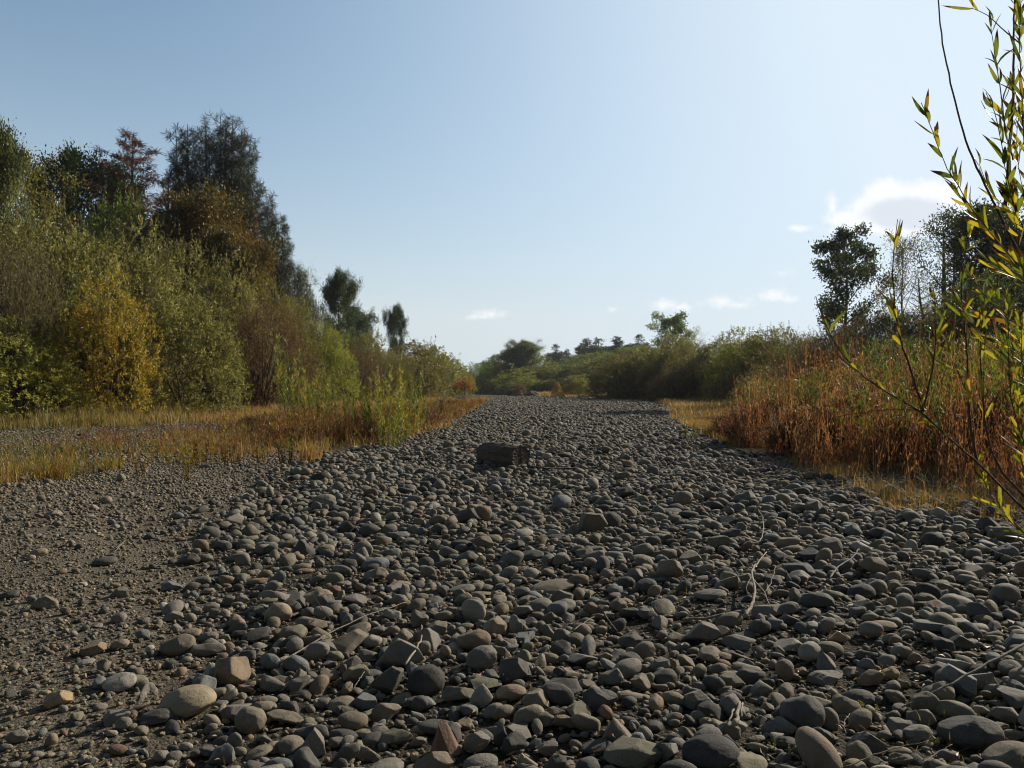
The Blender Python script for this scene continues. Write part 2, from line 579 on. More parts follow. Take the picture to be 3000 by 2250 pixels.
def shape(kind, k, lod):
    rg = np.random.default_rng(100 + KINDS.index(kind) * 31 + k * 7)
    V = ICO[lod][0].copy()
    planes = {'round': (4, .8, .95, .7), 'oval': (6, .72, .92, .8), 'blocky': (11, .55, .8, .95), 'angular': (12, .38, .7, .98), 'pointed': (7, .32, .5, .96)}[kind]
    for i in range(planes[0]):
        n = unit(rg.normal(size=3))
        if kind == 'pointed':
            a = i * 2 * math.pi / planes[0] + rg.uniform(-.3, .3)
            n = unit(np.array([math.cos(a), math.sin(a), rg.uniform(.2, .6)]))
        hh = rg.uniform(planes[1], planes[2])
        d = V @ n
        V = V - np.outer(np.clip(d - hh, 0, None) * planes[3], n)
    # gentle lumps
    for f, amp in ((1.7, .06), (3.5, .04), (8, .02), (17, .009)):
        ph = rg.uniform(0, 6.28, (3, 3))
        kv = rg.normal(size=(3, 3)) * f
        disp = sum(np.sin(V @ kv[i] + ph[i, 0]) for i in range(3)) / 3
        V = V * (1 + amp * (1.6 if kind in ('angular', 'blocky') else 1) * disp)[:, None]
    lo, hi = V.min(0), V.max(0)
    V = (V - (lo + hi) / 2) / ((hi - lo) / 2)
    return V


SHAPES = {}
for lod in (1, 2, 3):
    SHAPES[lod] = np.stack([shape(kd, k, lod) for kd in KINDS for k in range(N_PER)])
PALETTE = {
    'dark grey': (.060, .058, .055), 'charcoal': (.040, .040, .040), 'grey': (.118, .110, .098), 'brown': (.135, .105, .074),
    'blue-grey': (.095, .102, .104), 'tan': (.185, .155, .112), 'pale': (.29, .262, .215), 'grey-brown': (.125, .108, .085),
    'reddish brown': (.12, .078, .056), 'olive-grey': (.115, .108, .08), 'ochre': (.235, .175, .105), 'light grey': (.19, .18, .16)}
PN = ['dark grey', 'grey', 'brown', 'blue-grey', 'tan', 'grey-brown', 'olive-grey', 'light grey', 'reddish brown', 'charcoal', 'pale']
PW = np.array([.16, .25, .08, .09, .025, .22, .11, .035, .012, .02, .003])
PW /= PW.sum()
PALETTE = {k: tuple(np.array(v) * np.array([1.42, 1.38, 1.29])) for k, v in PALETTE.items()}
PCOL = np.array([PALETTE[n] for n in PN])
KW = np.array([.13, .32, .34, .18, .03])


def pack_tile(size, levels, seed, k=.66):
    """a periodic square tile of packed discs, largest first"""
    rg = np.random.default_rng(seed)
    P, Rr = np.zeros((0, 2)), np.zeros(0)
    for r, cnt in levels:
        C = rg.uniform(0, size, (cnt, 2))
        rr = r * rg.uniform(.85, 1.15, cnt)
        cell = max(2.0 * r * 1.3, .03)
        if len(P):
            D = np.abs(C[:, None] - P[None]) if cnt * len(P) < 4e6 else None
            ok = np.ones(cnt, bool)
            for s in range(0, cnt, 400):
                d = np.abs(C[s:s + 400, None] - P[None])
                d = np.minimum(d, size - d)
                ok[s:s + 400] = (np.hypot(d[..., 0], d[..., 1]) > k * (rr[s:s + 400, None] + Rr[None])).all(1)
            C, rr = C[ok], rr[ok]
        # among themselves
        keep = []
        grid = {}
        nc = max(1, int(size / (2.4 * r)))
        for i, (c, q) in enumerate(zip(C, rr)):
            gi, gj = int(c[0] / size * nc) % nc, int(c[1] / size * nc) % nc
            good = True
            for a in (-1, 0, 1):
                for b in (-1, 0, 1):
                    for j in grid.get(((gi + a) % nc, (gj + b) % nc), ()):
                        dx = abs(c[0] - C[j][0])
                        dy = abs(c[1] - C[j][1])
                        dx, dy = min(dx, size - dx), min(dy, size - dy)
                        if dx * dx + dy * dy < (k * (q + rr[j])) ** 2:
                            good = False
                            break
                    if not good:
                        break
                if not good:
                    break
            if good:
                grid.setdefault((gi, gj), []).append(i)
                keep.append(i)
        P = np.vstack([P, C[keep]])
        Rr = np.concatenate([Rr, rr[keep]])
    return P, Rr


TILE = 4.5
TP, TR = pack_tile(TILE, [(.115, 5), (.098, 16), (.084, 60), (.070, 170), (.056, 420), (.047, 800), (.038, 1300), (.030, 1900), (.022, 2600), (.016, 3000)], 3)
PT = 1.6
PP, PR = pack_tile(PT, [(.02, 60), (.015, 260), (.0115, 900), (.008, 1500)], 5)


def tiled(tile, P, Rr, x0, x1, y0, y1, rmin=0.0, jitter=.01, sub=1.0):
    out = []
    for i in range(math.floor(x0 / tile), math.ceil(x1 / tile)):
        for j in range(math.floor(y0 / tile), math.ceil(y1 / tile)):
            k = (i * 7 + j * 13) % 4
            Q = P.copy()
            if k & 1:
                Q = Q[:, ::-1]
            if k & 2:
                Q = tile - Q
            m = Rr >= rmin
            q = Q[m] + np.array([i, j]) * tile
            out.append(np.column_stack([q + rng.normal(0, jitter, q.shape), Rr[m]]))
    A = np.vstack(out)
    m = (A[:, 0] > x0) & (A[:, 0] < x1) & (A[:, 1] > y0) & (A[:, 1] < y1)
    return A[m]


def infov(A, margin=1.06, extra=.5):
    return np.abs(A[:, 0]) < A[:, 1] * .708 * margin + extra


# --- the stones one can tell apart: photo x, y, width, height, colour, shape, turn, description
HERO = [
    (549, 2058, 162, 92, 'tan', 'oval', .25, 'broad flat tan slab with a cracked face at the gravel edge', 1),
    (671, 1970, 116, 92, 'brown', 'blocky', .1, 'blocky brown boulder with a pale notched top', 2),
    (732, 2112, 94, 84, 'grey-brown', 'round', .4, 'craggy round brown boulder in front of the notched one', 0),
    (522, 1891, 108, 64, 'grey-brown', 'oval', .1, 'smooth grey-brown oval boulder half sunk in sand', 0),
    (814, 1798, 84, 66, 'tan', 'oval', -.4, 'egg-shaped tan boulder below the curled bark', 1),
    (927, 1751, 88, 46, 'tan', 'blocky', .1, 'loaf-shaped orange-tan stone at the end of the curled bark', 0),
    (461, 2100, 92, 50, 'dark grey', 'oval', .2, 'dark low stone shaded by the flat tan slab', 2),
    (918, 2180, 78, 108, 'grey', 'blocky', 1.2, 'tall lumpy grey boulder at the bottom edge', 3),
    (651, 2216, 84, 68, 'blue-grey', 'angular', .3, 'blue-grey cube-like rock at the bottom edge', 1),
    (888, 1606, 80, 52, 'dark grey', 'pointed', 0, 'dark pyramid-shaped rock on the middle gravel', 1),
    (954, 1611, 53, 31, 'tan', 'oval', .1, 'pale tan oval cobble against the dark pyramid rock', 3),
    (554, 1640, 60, 40, 'dark grey', 'blocky', 0, 'dark blocky stone of a touching pair on gravel', 0),
    (599, 1636, 48, 27, 'grey', 'oval', 0, 'lighter flat stone of a touching pair on gravel', 1),
    (699, 1633, 61, 30, 'grey', 'oval', .1, 'flat grey oval lying alone on bare gravel', 2),
    (307, 1645, 68, 29, 'dark grey', 'oval', .2, 'long dark oval stone near the short white twig', 3),
    (113, 1620, 50, 25, 'tan', 'oval', 0, 'tan oval cobble alone on the left gravel', 4),
    (90, 1634, 26, 18, 'tan', 'round', 0, 'small tan pebble touching the lone tan oval', 0),
    (27, 1742, 60, 27, 'dark grey', 'oval', 0, 'dark flat oval stone at the left picture edge', 0),
    (353, 1737, 55, 34, 'grey', 'blocky', .3, 'grey domed cobble on mixed gravel', 4),
    (348, 1812, 45, 32, 'grey', 'round', .3, 'half-buried round grey disc in sand', 1),
    (506, 1807, 68, 37, 'grey-brown', 'blocky', .1, 'rough-topped brown stone on sand', 3),
    (271, 1902, 78, 42, 'brown', 'angular', .1, 'pitted dark brown lump on the open sand', 4),
    (353, 1889, 54, 34, 'tan', 'oval', .3, 'pale tan oval beside the pitted brown lump', 2),
    (439, 1902, 26, 24, 'pale', 'oval', 0, 'small pale egg stone on the sand', 3),
    (249, 1941, 57, 20, 'light grey', 'oval', 0, 'thin whitish flat stone in front of the pitted lump', 4),
    (375, 1945, 29, 18, 'ochre', 'blocky', 0, 'small ochre chip on the sand', 1),
    (174, 2047, 76, 52, 'ochre', 'angular', .2, 'half-buried ochre rock in bare sand', 2),
    (362, 2121, 48, 40, 'grey', 'round', .3, 'smooth grey egg stone in bare sand', 2),
    (151, 2169, 34, 50, 'brown', 'oval', 1.4, 'upright brown oval stone in bare sand', 1),
    (311, 1466, 34, 25, 'tan', 'round', 0, 'lone round tan stone on the far gravel', 4),
    (156, 1506, 44, 25, 'light grey', 'blocky', .1, 'pale lumpy stone on the far left gravel', 0),
    (259, 1514, 30, 13, 'light grey', 'oval', .2, 'small flat pale oval on the far gravel', 1),
    (560, 1857, 64, 32, 'tan', 'oval', .1, 'smooth tan loaf stone behind the half-sunk boulder', 3),
    (610, 1868, 60, 34, 'grey', 'oval', .2, 'grey oval stone beside the tan loaf stone', 4),
    (1249, 1997, 114, 94, 'charcoal', 'round', .2, 'large smooth charcoal boulder in the centre foreground', 3),
    (1511, 1965, 96, 80, 'dark grey', 'angular', .1, 'angular dark boulder with a peaked top', 2),
    (1411, 1930, 92, 70, 'grey', 'oval', .5, 'tilted grey oval boulder behind the pentagonal pale stone', 4),
    (1450, 1837, 72, 60, 'tan', 'blocky', 0, 'square tan block with a sunny left face', 4),
    (1226, 1814, 60, 54, 'grey', 'blocky', .2, 'rounded grey cube stone at the curved stick', 1),
    (1185, 1773, 39, 36, 'brown', 'round', 0, 'small brown egg stone at the long stick tip', 2),
    (1387, 1776, 62, 50, 'grey', 'round', .2, 'grey egg-shaped boulder behind the square tan block', 1),
    (1619, 1719, 130, 36, 'grey-brown', 'oval', 0, 'very long flat pale-topped stone in midstream', 4),
    (1303, 2170, 92, 118, 'reddish brown', 'pointed', 0, 'tall pointed reddish brown rock at the bottom', 3),
    (1468, 2160, 50, 58, 'dark grey', 'angular', .3, 'upright dark angular rock with a sunny corner', 4),
    (1411, 2042, 68, 76, 'light grey', 'angular', .8, 'pentagonal pale stone standing on edge', 3),
    (1497, 2031, 92, 52, 'brown', 'oval', .1, 'smooth brown stone behind the fractured pale boulder', 1),
    (1570, 2056, 80, 62, 'grey-brown', 'blocky', .1, 'fractured pale grey-brown boulder', 2),
    (1757, 2049, 106, 70, 'dark grey', 'blocky', .1, 'broad dark boulder with a chipped right side', 1),
    (1802, 2142, 104, 84, 'grey-brown', 'pointed', 0, 'big brown rock with a sharp peak', 0),
    (1753, 2190, 104, 44, 'charcoal', 'angular', .1, 'dark wedge below the sharp-peaked rock', 0),
    (1407, 2236, 106, 54, 'grey', 'round', 0, 'broad domed grey boulder cut by the bottom edge', 2),
    (1538, 2230, 70, 56, 'tan', 'pointed', .3, 'tan pointed stone cut by the bottom edge', 2),
    (1848, 1880, 78, 50, 'dark grey', 'blocky', .1, 'dark blocky boulder in the middle foreground', 4),
    (1529, 1735, 52, 32, 'grey', 'round', 0, 'grey barrel stone left of the very long stone', 4),
    (1102, 1685, 70, 46, 'grey-brown', 'blocky', .1, 'grey-brown boulder behind the small brown egg', 0),
    (1273, 1633, 70, 44, 'dark grey', 'pointed', .2, 'dark ridged stone with a pale right face', 1),
    (1511, 1598, 56, 30, 'dark grey', 'blocky', 0, 'dark smooth block in midstream', 0),
    (1554, 1627, 82, 27, 'dark grey', 'oval', .05, 'long dark flat stone in front of the smooth block', 0),
    (1712, 1624, 56, 38, 'grey-brown', 'angular', 0, 'light-capped angular stone in midstream', 1),
    (1859, 1685, 56, 40, 'grey', 'blocky', 0, 'grey knuckle-shaped boulder in midstream', 2),
    (1893, 1717, 66, 42, 'dark grey', 'round', 0, 'rounded dark boulder in front of the knuckle stone', 1),
    (1947, 1984, 76, 50, 'dark grey', 'oval', .1, 'smooth dark oval boulder right of centre', 2),
    (2081, 2207, 166, 98, 'charcoal', 'oval', 0, 'huge smooth charcoal boulder on the bottom edge', 1),
    (2841, 2146, 172, 98, 'dark grey', 'oval', .15, 'huge sloping dark boulder at the lower right', 0),
    (2536, 2178, 112, 76, 'dark grey', 'blocky', .1, 'big dark boulder with a furrowed top', 3),
    (2280, 2128, 106, 62, 'grey', 'angular', .2, 'faceted grey boulder beside the driftwood chunk', 3),
    (2045, 2056, 90, 64, 'grey', 'blocky', .1, 'grey boulder with a sloping sunny top', 2),
    (2298, 1966, 56, 74, 'brown', 'oval', 1.2, 'brown oval stone leaning upright', 3),
    (2420, 1985, 106, 44, 'grey', 'blocky', .1, 'wide low grey slab behind the jagged lump', 1),
    (2513, 2044, 90, 50, 'dark grey', 'round', 0, 'speckled dark dome beside the green sprig', 2),
    (2524, 1737, 84, 52, 'charcoal', 'round', 0, 'big dark round boulder on the right side', 4),
    (2454, 1866, 54, 38, 'ochre', 'blocky', 0, 'bright golden-tan stone among grey ones', 3),
    (2081, 1742, 94, 34, 'grey', 'oval', 0, 'long smooth grey loaf left of the forked branch', 3),
    (2226, 1837, 64, 46, 'dark grey', 'round', .1, 'round dark stone at the foot of the forked branch', 0),
    (2581, 1834, 86, 32, 'brown', 'oval', .05, 'long brown overhanging stone', 2),
    (2850, 1678, 62, 42, 'light grey', 'angular', .1, 'pale faceted block near the right edge', 4),
    (2732, 1583, 70, 50, 'charcoal', 'round', 0, 'large black-looking rounded rock below the dry grass', 2),
    (2669, 1602, 34, 48, 'light grey', 'oval', .9, 'pale stone leaning on edge by the black-looking rock', 4),
    (2136, 1568, 60, 38, 'dark grey', 'angular', .1, 'dark faceted rock by the white curved stick', 0),
    (2945, 1742, 82, 64, 'grey', 'round', 0, 'large round grey boulder at the right edge', 3),
    (2809, 1882, 78, 50, 'dark grey', 'blocky', .1, 'dark two-faced boulder near the right edge', 3),
    (2963, 2222, 150, 88, 'grey-brown', 'oval', .4, 'large brown boulder in the bottom right corner', 2),
    (2427, 2110, 60, 68, 'grey-brown', 'round', .5, 'upright rounded brown boulder', 1),
    (2608, 1973, 50, 32, 'ochre', 'oval', 0, 'ochre bean-shaped stone on the right', 0),
    (1125, 1336, 40, 24, 'brown', 'round', 0, 'brown dome stone at the foot of the green saplings', 3),
    (1828, 1445, 56, 38, 'dark grey', 'angular', .1, 'dark domed rock standing proud beyond midstream', 1),
    (2020, 1640, 80, 44, 'grey-brown', 'angular', .1, 'sloping brown slab left of the curved white stick', 4),
    (2640, 1910, 60, 40, 'grey', 'round', 0, 'grey twin-domed cobble on the right', 0),
]
HERO_MESH = {}


def hero_mesh(kind, k, lod=4):
    key = (kind, k, lod)
    if key not in HERO_MESH:
        HERO_MESH[key] = make_mesh('stone_shape', shape(kind, k, lod), [ICO[lod][1]], True)
    return HERO_MESH[key]


heroes = []          # x, y, r, label reference
for (px, py, wpx, hpx, colr, kind, turn, desc, k) in HERO:
    d0 = ray(px, py)
    c = .5 * hpx / F * 3
    for _ in range(8):
        p = ground(px, py, lift=c * .62)
        s = (p[1]) / 1.0
        a = .5 * wpx / F * s
        hh = .5 * hpx / F * s
        phi = math.atan2(CAM_H - p[2], p[1])
        b = a * .8 if wpx > hpx * .8 else a * .95
        c = math.sqrt(max(hh * hh - (b * math.sin(phi)) ** 2, (.5 * hh) ** 2)) / math.cos(phi)
        c = min(c, 1.5 * a if kind == 'pointed' else 1.25 * a)
    tilt = turn if turn > .6 else 0
    lod = 4 if max(wpx, hpx) < 90 else 5
    rz = rng.uniform(-.35, .35) if not tilt else 0
    sc = (a, b, c)
    o = obj('cobble' if wpx < 75 else 'boulder', hero_mesh(kind, k % N_PER, lod), M['stone'], loc=p,
            rot=(rng.uniform(-.12, .12), (-.12 if turn < .3 else -.25) * (1 if not tilt else 0), rz), scale=sc)
    cc = np.array(PALETTE[colr]) * rng.uniform(.92, 1.08)
    o.color = (*cc, 1)
    tag(o, desc, 'boulder' if wpx >= 75 else 'cobble', 'single stones of the riverbed')
    heroes.append((p[0], p[1], max(a, b), desc, wpx * hpx))
HX = np.array([[h[0], h[1], h[2]] for h in heroes])


def clear_of_heroes(A, k=.8):
    ok = np.ones(len(A), bool)
    for hx, hy, hr in HX:
        ok &= np.hypot(A[:, 0] - hx, A[:, 1] - hy) > k * (hr + A[:, 2])
    return ok


near = tiled(TILE, TP, TR, -10, 10, 1.9, 13)
near = near[infov(near, 1.05, .35)]
dn = cobble_density(near[:, 0], near[:, 1])
rightthin = smoothstep(3.2, 5.5, near[:, 0]) * .25
bare = np.sin(near[:, 0] * 1.9 + 2.2 * np.sin(near[:, 1] * .8)) + np.sin(near[:, 1] * 1.7 + near[:, 0] * .6)
bare = smoothstep(.9, 1.8, bare) * .55
keep = rng.random(len(near)) < np.clip(dn * 1.1 - rightthin + .015 - bare * dn, 0, 1)
# bigger stones thin out first on the gravel; small ones reach further left
spread = np.exp(-np.clip(cobL(near[:, 1]) - near[:, 0], 0, None) / 1.3) * smoothstep(.05, .02, near[:, 2])
keep |= rng.random(len(near)) < spread * .55 * (near[:, 0] < cobL(near[:, 1]) + .6)
near = near[keep]
near = near[clear_of_heroes(near)]
mid = tiled(TILE, TP, TR, -12, 16, 13, 34, rmin=.027)
mid = mid[infov(mid)]
mid = mid[rng.random(len(mid)) < cobble_density(mid[:, 0], mid[:, 1])]
mid = mid[clear_of_heroes(mid)]
farr = tiled(TILE, TP, TR, -30, 22, 34, 120, rmin=.036)
farr = farr[infov(farr)]
farr = farr[rng.random(len(farr)) < cobble_density(farr[:, 0], farr[:, 1]) * np.interp(farr[:, 1], [34, 120], [1, .55])]
farr[:, 2] *= np.interp(farr[:, 1], [34, 120], [1.05, 1.7])


def stone_params(A, rg):
    n = len(A)
    r = A[:, 2]
    asp = rg.uniform(.55, 1.0, n)
    flat = np.clip(rg.normal(.58, .17, n), .24, 1.0)
    ang = rg.uniform(0, math.pi, n)
    # cobbles lie with their long axis mostly across the old current
    ang = np.where(rg.random(n) < .55, rg.normal(0, .45, n), ang)
    S = np.stack([r * 1.12, r * asp, r * flat], 1)
    kind = rg.choice(5, n, p=KW)
    var = rg.integers(0, N_PER, n)
    ci = rg.choice(len(PN), n, p=PW)
    ci = np.where((r > .055) & np.isin(ci, (4, 8, 10)), 5, ci)
    tilt = rg.normal(0, .26, (n, 2)) * np.where(r > .07, .6, 1)[:, None]
    tilt[:, 1] -= .05
    z = gz(A[:, 0], A[:, 1]) + S[:, 2] * rg.uniform(.35, .95, n)
    return S, ang, kind, var, ci, tilt, z


def rot_mats(tx, ty, rz):
    n = len(rz)
    cx, sx, cy, sy, cz, sz = np.cos(tx), np.sin(tx), np.cos(ty), np.sin(ty), np.cos(rz), np.sin(rz)
    # Rz * Ry * Rx  (blender XYZ euler)
    Mx = np.zeros((n, 3, 3))
    Mx[:, 0, 0] = cz * cy
    Mx[:, 0, 1] = cz * sy * sx - sz * cx
    Mx[:, 0, 2] = cz * sy * cx + sz * sx
    Mx[:, 1, 0] = sz * cy
    Mx[:, 1, 1] = sz * sy * sx + cz * cx
    Mx[:, 1, 2] = sz * sy * cx - cz * sx
    Mx[:, 2, 0] = -sy
    Mx[:, 2, 1] = cy * sx
    Mx[:, 2, 2] = cy * cx
    return Mx


def bake(A, prm, lod):
    S, ang, kind, var, ci, tilt, z = prm
    sh = SHAPES[lod][kind * N_PER + var]                       # n, v, 3
    RM = rot_mats(tilt[:, 0], tilt[:, 1], ang)
    V = np.einsum('nij,nvj->nvi', RM, sh * S[:, None]) + np.stack([A[:, 0], A[:, 1], z], 1)[:, None]
    T = ICO[lod][1]
    nv = sh.shape[1]
    F_ = (T[None] + (np.arange(len(A)) * nv)[:, None, None]).reshape(-1, 3)
    col = PCOL[ci] * rng.uniform(.8, 1.2, (len(A), 1))
    col = np.repeat(np.concatenate([col, np.ones((len(A), 1))], 1), nv, axis=0)
    return V.reshape(-1, 3), F_, col


def take(prm, m):
    return tuple(q[m] for q in prm)


prm = stone_params(near, rng)
# the largest-showing stones become objects of their own
shown = near[:, 2] ** 2 / (near[:, 1] ** 2 + 1.7) * (np.abs(near[:, 0]) < near[:, 1] * .70) * (near[:, 1] > 2.42)
N_SOLO = 300 - len(HERO)
solo = np.argsort(-shown)[:N_SOLO]
is_solo = np.zeros(len(near), bool)
is_solo[solo] = True

# labels of the solo stones: look + direction from the nearest described stone
SHAPEWORD = {'round': 'rounded', 'oval': 'smooth oval', 'blocky': 'blocky', 'angular': 'angular', 'pointed': 'peaked'}
pairs = []
for i in solo:
    dx = near[i, 0] - HX[:, 0]
    dy = near[i, 1] - HX[:, 1]
    dd = np.hypot(dx, dy)
    for j in np.argsort(dd)[:14]:
        a = math.degrees(math.atan2(dy[j], dx[j])) % 360
        for nm, c0, rest in (('directly right of', 0, 0), ('behind and right of', 45, .12), ('directly behind', 90, 0), ('behind and left of', 135, .12),
                             ('directly left of', 180, 0), ('before and left of', 225, .12), ('directly in front of', 270, 0), ('before and right of', 315, .12)):
            df = abs((a - c0 + 180) % 360 - 180)
            if df < 24:
                pairs.append((dd[j] * (1 + rest), i, j, nm))
pairs.sort()
used, named = {}, {}
for dist, i, j, nm in pairs:
    if i in named:
        continue
    k = used.get((j, nm), 0)
    if k >= 3:
        continue
    used[(j, nm)] = k + 1
    named[i] = (j, nm, k)
SHORT = {}
for j, h in enumerate(heroes):
    SHORT[j] = h[3]
for i in solo:
    S, ang, kind, var, ci, tilt, z = (q[i] for q in prm)
    kd = KINDS[kind]
    o = obj('cobble', hero_mesh(kd, int(var), 4), M['stone'], loc=(near[i, 0], near[i, 1], z), rot=(tilt[0], tilt[1], ang), scale=S)
    o.color = (*(PCOL[ci] * rng.uniform(.85, 1.15)), 1)
    if i in named:
        j, nm, k = named[i]
        pre = ['', 'second ', 'third '][k]
        lab = f'{pre}{PN[ci]} {SHAPEWORD[kd]} stone {nm} the {SHORT[j]}'
        wds = lab.split()
        if len(wds) > 16:
            lab = f'{pre}{PN[ci]} stone {nm} the {SHORT[j]}'
            wds = lab.split()
        if len(wds) > 16:
            lab = ' '.join(wds[:16])
    else:
        lab = f'{PN[ci]} {SHAPEWORD[kd]} stone lying in the packed riverbed cobbles'
    tag(o, lab, 'cobble', 'single stones of the riverbed')

rest = ~is_solo
parts = []
m = rest & (near[:, 1] < 4.6) & (near[:, 2] > .03)
parts.append((near[m], take(prm, m), 3))
m2 = rest & ~m & ((near[:, 2] > .03) | (near[:, 1] < 4))
parts.append((near[m2], take(prm, m2), 2))
m3 = rest & ~m & ~m2
parts.append((near[m3], take(prm, m3), 1))
pm = stone_params(mid, rng)
a = mid[:, 1] < 20
parts.append((mid[a], take(pm, a), 2))
parts.append((mid[~a], take(pm, ~a), 1))
parts.append((farr, stone_params(farr, rng), 1))
Vs, Fs, Cs, off = [], [], [], 0
for A, q, lod in parts:
    if not len(A):
        continue
    V, F_, c = bake(A, q, lod)
    Vs.append(V)
    Fs.append(F_ + off)
    Cs.append(c)
    off += len(V)
me = make_mesh('cobbles', np.vstack(Vs), [np.vstack(Fs)], True, {'col': ('FLOAT_COLOR', 'POINT', np.vstack(Cs))})
tag(obj('cobbles', me, M['stones']), 'packed grey river cobbles filling the dry channel', 'cobbles', kind='stuff')
print('cobbles', sum(len(p[0]) for p in parts), 'verts', off)

# gravel: pebbles of the left bar and between the cobbles
g = tiled(PT, PP, PR, -9, 8, 1.9, 6.2, jitter=.004)
g = g[infov(g, 1.03, .2)]
dn = cobble_density(g[:, 0], g[:, 1])
g = g[rng.random(len(g)) < np.interp(dn, [0, 1], [.8, .7]) * np.interp(g[:, 1], [2, 6], [1, .75])]
g2 = tiled(PT, PP, PR, -12, 8, 6.2, 15, rmin=.0105, jitter=.004)
g2[:, 2] *= 1.35
g2 = g2[infov(g2, 1.03, .2)]
dn = cobble_density(g2[:, 0], g2[:, 1])
g2 = g2[(rng.random(len(g2)) < np.interp(dn, [0, .6], [.62, .0]))]
g3 = tiled(PT, PP, PR, -16, -4, 13, 27, rmin=.0125, jitter=.01)
g3[:, 2] *= 2.1
g3 = g3[infov(g3, 1.03, .2)]
g3 = g3[rng.random(len(g3)) < .38]
g = np.vstack([g, g2, g3])
q = stone_params(g, rng)
bigg = (g[:, 1] < 4) & (g[:, 2] > .011)
V1, F1, c1 = bake(g[bigg], take(q, bigg), 2)
V2, F2, c2 = bake(g[~bigg], take(q, ~bigg), 1)
me = make_mesh('gravel', np.vstack([V1, V2]), [F1, F2 + len(V1)], True, {'col': ('FLOAT_COLOR', 'POINT', np.vstack([c1, c2]) * np.array([1.1, 1.05, .95, 1]))})
tag(obj('gravel', me, M['stones']), 'small loose pebbles over the sandy bar', 'gravel', kind='stuff')
print('gravel', len(g))


# ------------------------------------------------------------------ plants: library of shapes
def bez(p0, d0, L, up, n=6, wander=.08, rg=rng):
    """a branch that starts along d0 and bends towards up"""
    P = [np.array(p0, float)]
    d = unit(np.array(d0, float))
    st = L / (n - 1)
    for i in range(n - 1):
        d = unit(d + np.array([0, 0, up]) / n + rg.normal(0, wander, 3))
        P.append(P[-1] + d * st)
    return np.array(P)


def shrub(seed, H=8, Wd=7, lobes=24, twigs=7000, per=12, leaf=.19, lw=.055, twl=.5, wands=90, stems=14, bare=.0, upright=.3, shell=.62):
    """a many-stemmed shrub: (stems mesh, leaves mesh)"""
    rg = np.random.default_rng(seed)
    C, Rd = [], []
    for i in range(lobes):
        a = i * 2.4 + rg.uniform(-.4, .4)
        rr = math.sqrt((i + .5) / lobes)
        hz = (1 - rr ** 2 * .42) * rg.uniform(.72, 1.0)
        rad = rg.uniform(.13, .25) * Wd
        C.append([math.cos(a) * rr * (Wd / 2 - rad * .5), math.sin(a) * rr * (Wd / 2 - rad * .5), max(hz * H - rad * 1.1, rad * .5)])
        Rd.append([rad, rad, rad * rg.uniform(1.0, 1.5)])
        if hz > .5:                                            # fill down to the ground
            C.append([C[-1][0] * 1.1, C[-1][1] * 1.1, C[-1][2] * .45])
            Rd.append([rad * 1.05, rad * 1.05, max(C[-2][2] * .55, rad)])
    C, Rd = np.array(C), np.array(Rd)
    wgt = Rd[:, 0] * Rd[:, 2]
    li = rg.choice(len(C), twigs, p=wgt / wgt.sum())
    D = rand_dir(twigs, rg)
    D[:, 2] = D[:, 2] * .9 + .12
    D = unit(D)
    r = shell + (1.05 - shell) * rg.random(twigs) ** .6
    P = C[li] + D * Rd[li] * r[:, None]
    ok = P[:, 2] > bare * H + .1
    P, D, li = P[ok], D[ok], li[ok]
    # drop the ones deep inside another lobe
    deep = np.zeros(len(P), bool)
    for c, rr_ in zip(C, Rd):
        deep |= (((P - c) / rr_) ** 2).sum(1) < .3
    P, D = P[~deep], D[~deep]
    n = len(P)
    td = unit(D * .55 + np.array([0, 0, upright]) + rg.normal(0, .35, (n, 3)))
    tl = twl * rg.uniform(.5, 1.2, n)
    # long wands breaking the outline
    wi = rg.choice(n, min(wands, n), replace=False, p=np.clip(P[:, 2], .1, None) ** 2 / (np.clip(P[:, 2], .1, None) ** 2).sum())
    tl[wi] *= rg.uniform(1.6, 2.6, len(wi))
    td[wi] = unit(td[wi] + np.array([0, 0, .7]))
    t = rg.random((n, per))
    t = np.sort(t, 1)
    B = P[:, None] + td[:, None] * (tl[:, None] * t)[..., None]
    ld = unit(td[:, None] * .75 + rg.normal(0, .62, (n, per, 3)) + np.array([0, 0, -.12]))
    B, ld = B.reshape(-1, 3), ld.reshape(-1, 3)
    clump = np.repeat(rg.random(n), per)
    rnd = np.clip(.55 * clump + .45 * rg.random(n * per), 0, 1)
    LL = leaf * rg.uniform(.6, 1.3, len(B))
    leaves = leaf_mesh('shrub_leaves', B, ld, LL, lw * rg.uniform(.8, 1.2, len(B)), rg, rnd=rnd)
    mb = MB()
    for i in range(stems):
        a = rg.uniform(0, 6.28)
        c = C[rg.integers(len(C))]
        p0 = np.array([math.cos(a), math.sin(a), 0]) * rg.uniform(.05, .3) * Wd * .2
        p3 = c + rg.normal(0, .3, 3)
        tt = np.linspace(0, 1, 7)[:, None]
        mid_ = p0 * .6 + p3 * .4 + np.array([0, 0, H * .12])
        Pp = (1 - tt) ** 2 * p0 + 2 * tt * (1 - tt) * mid_ + tt ** 2 * p3
        mb.tube(Pp, np.linspace(.05, .012, 7) * (H / 7) * rg.uniform(.6, 1.2), 5)
    for i in rg.choice(n, min(500, n), replace=False):
        mb.tube(np.array([P[i] - td[i] * tl[i] * .6, P[i] + td[i] * tl[i]]), np.array([.012, .004]) * (1 + leaf * 2), 3, False)
    return mb.mesh('shrub_stems'), leaves


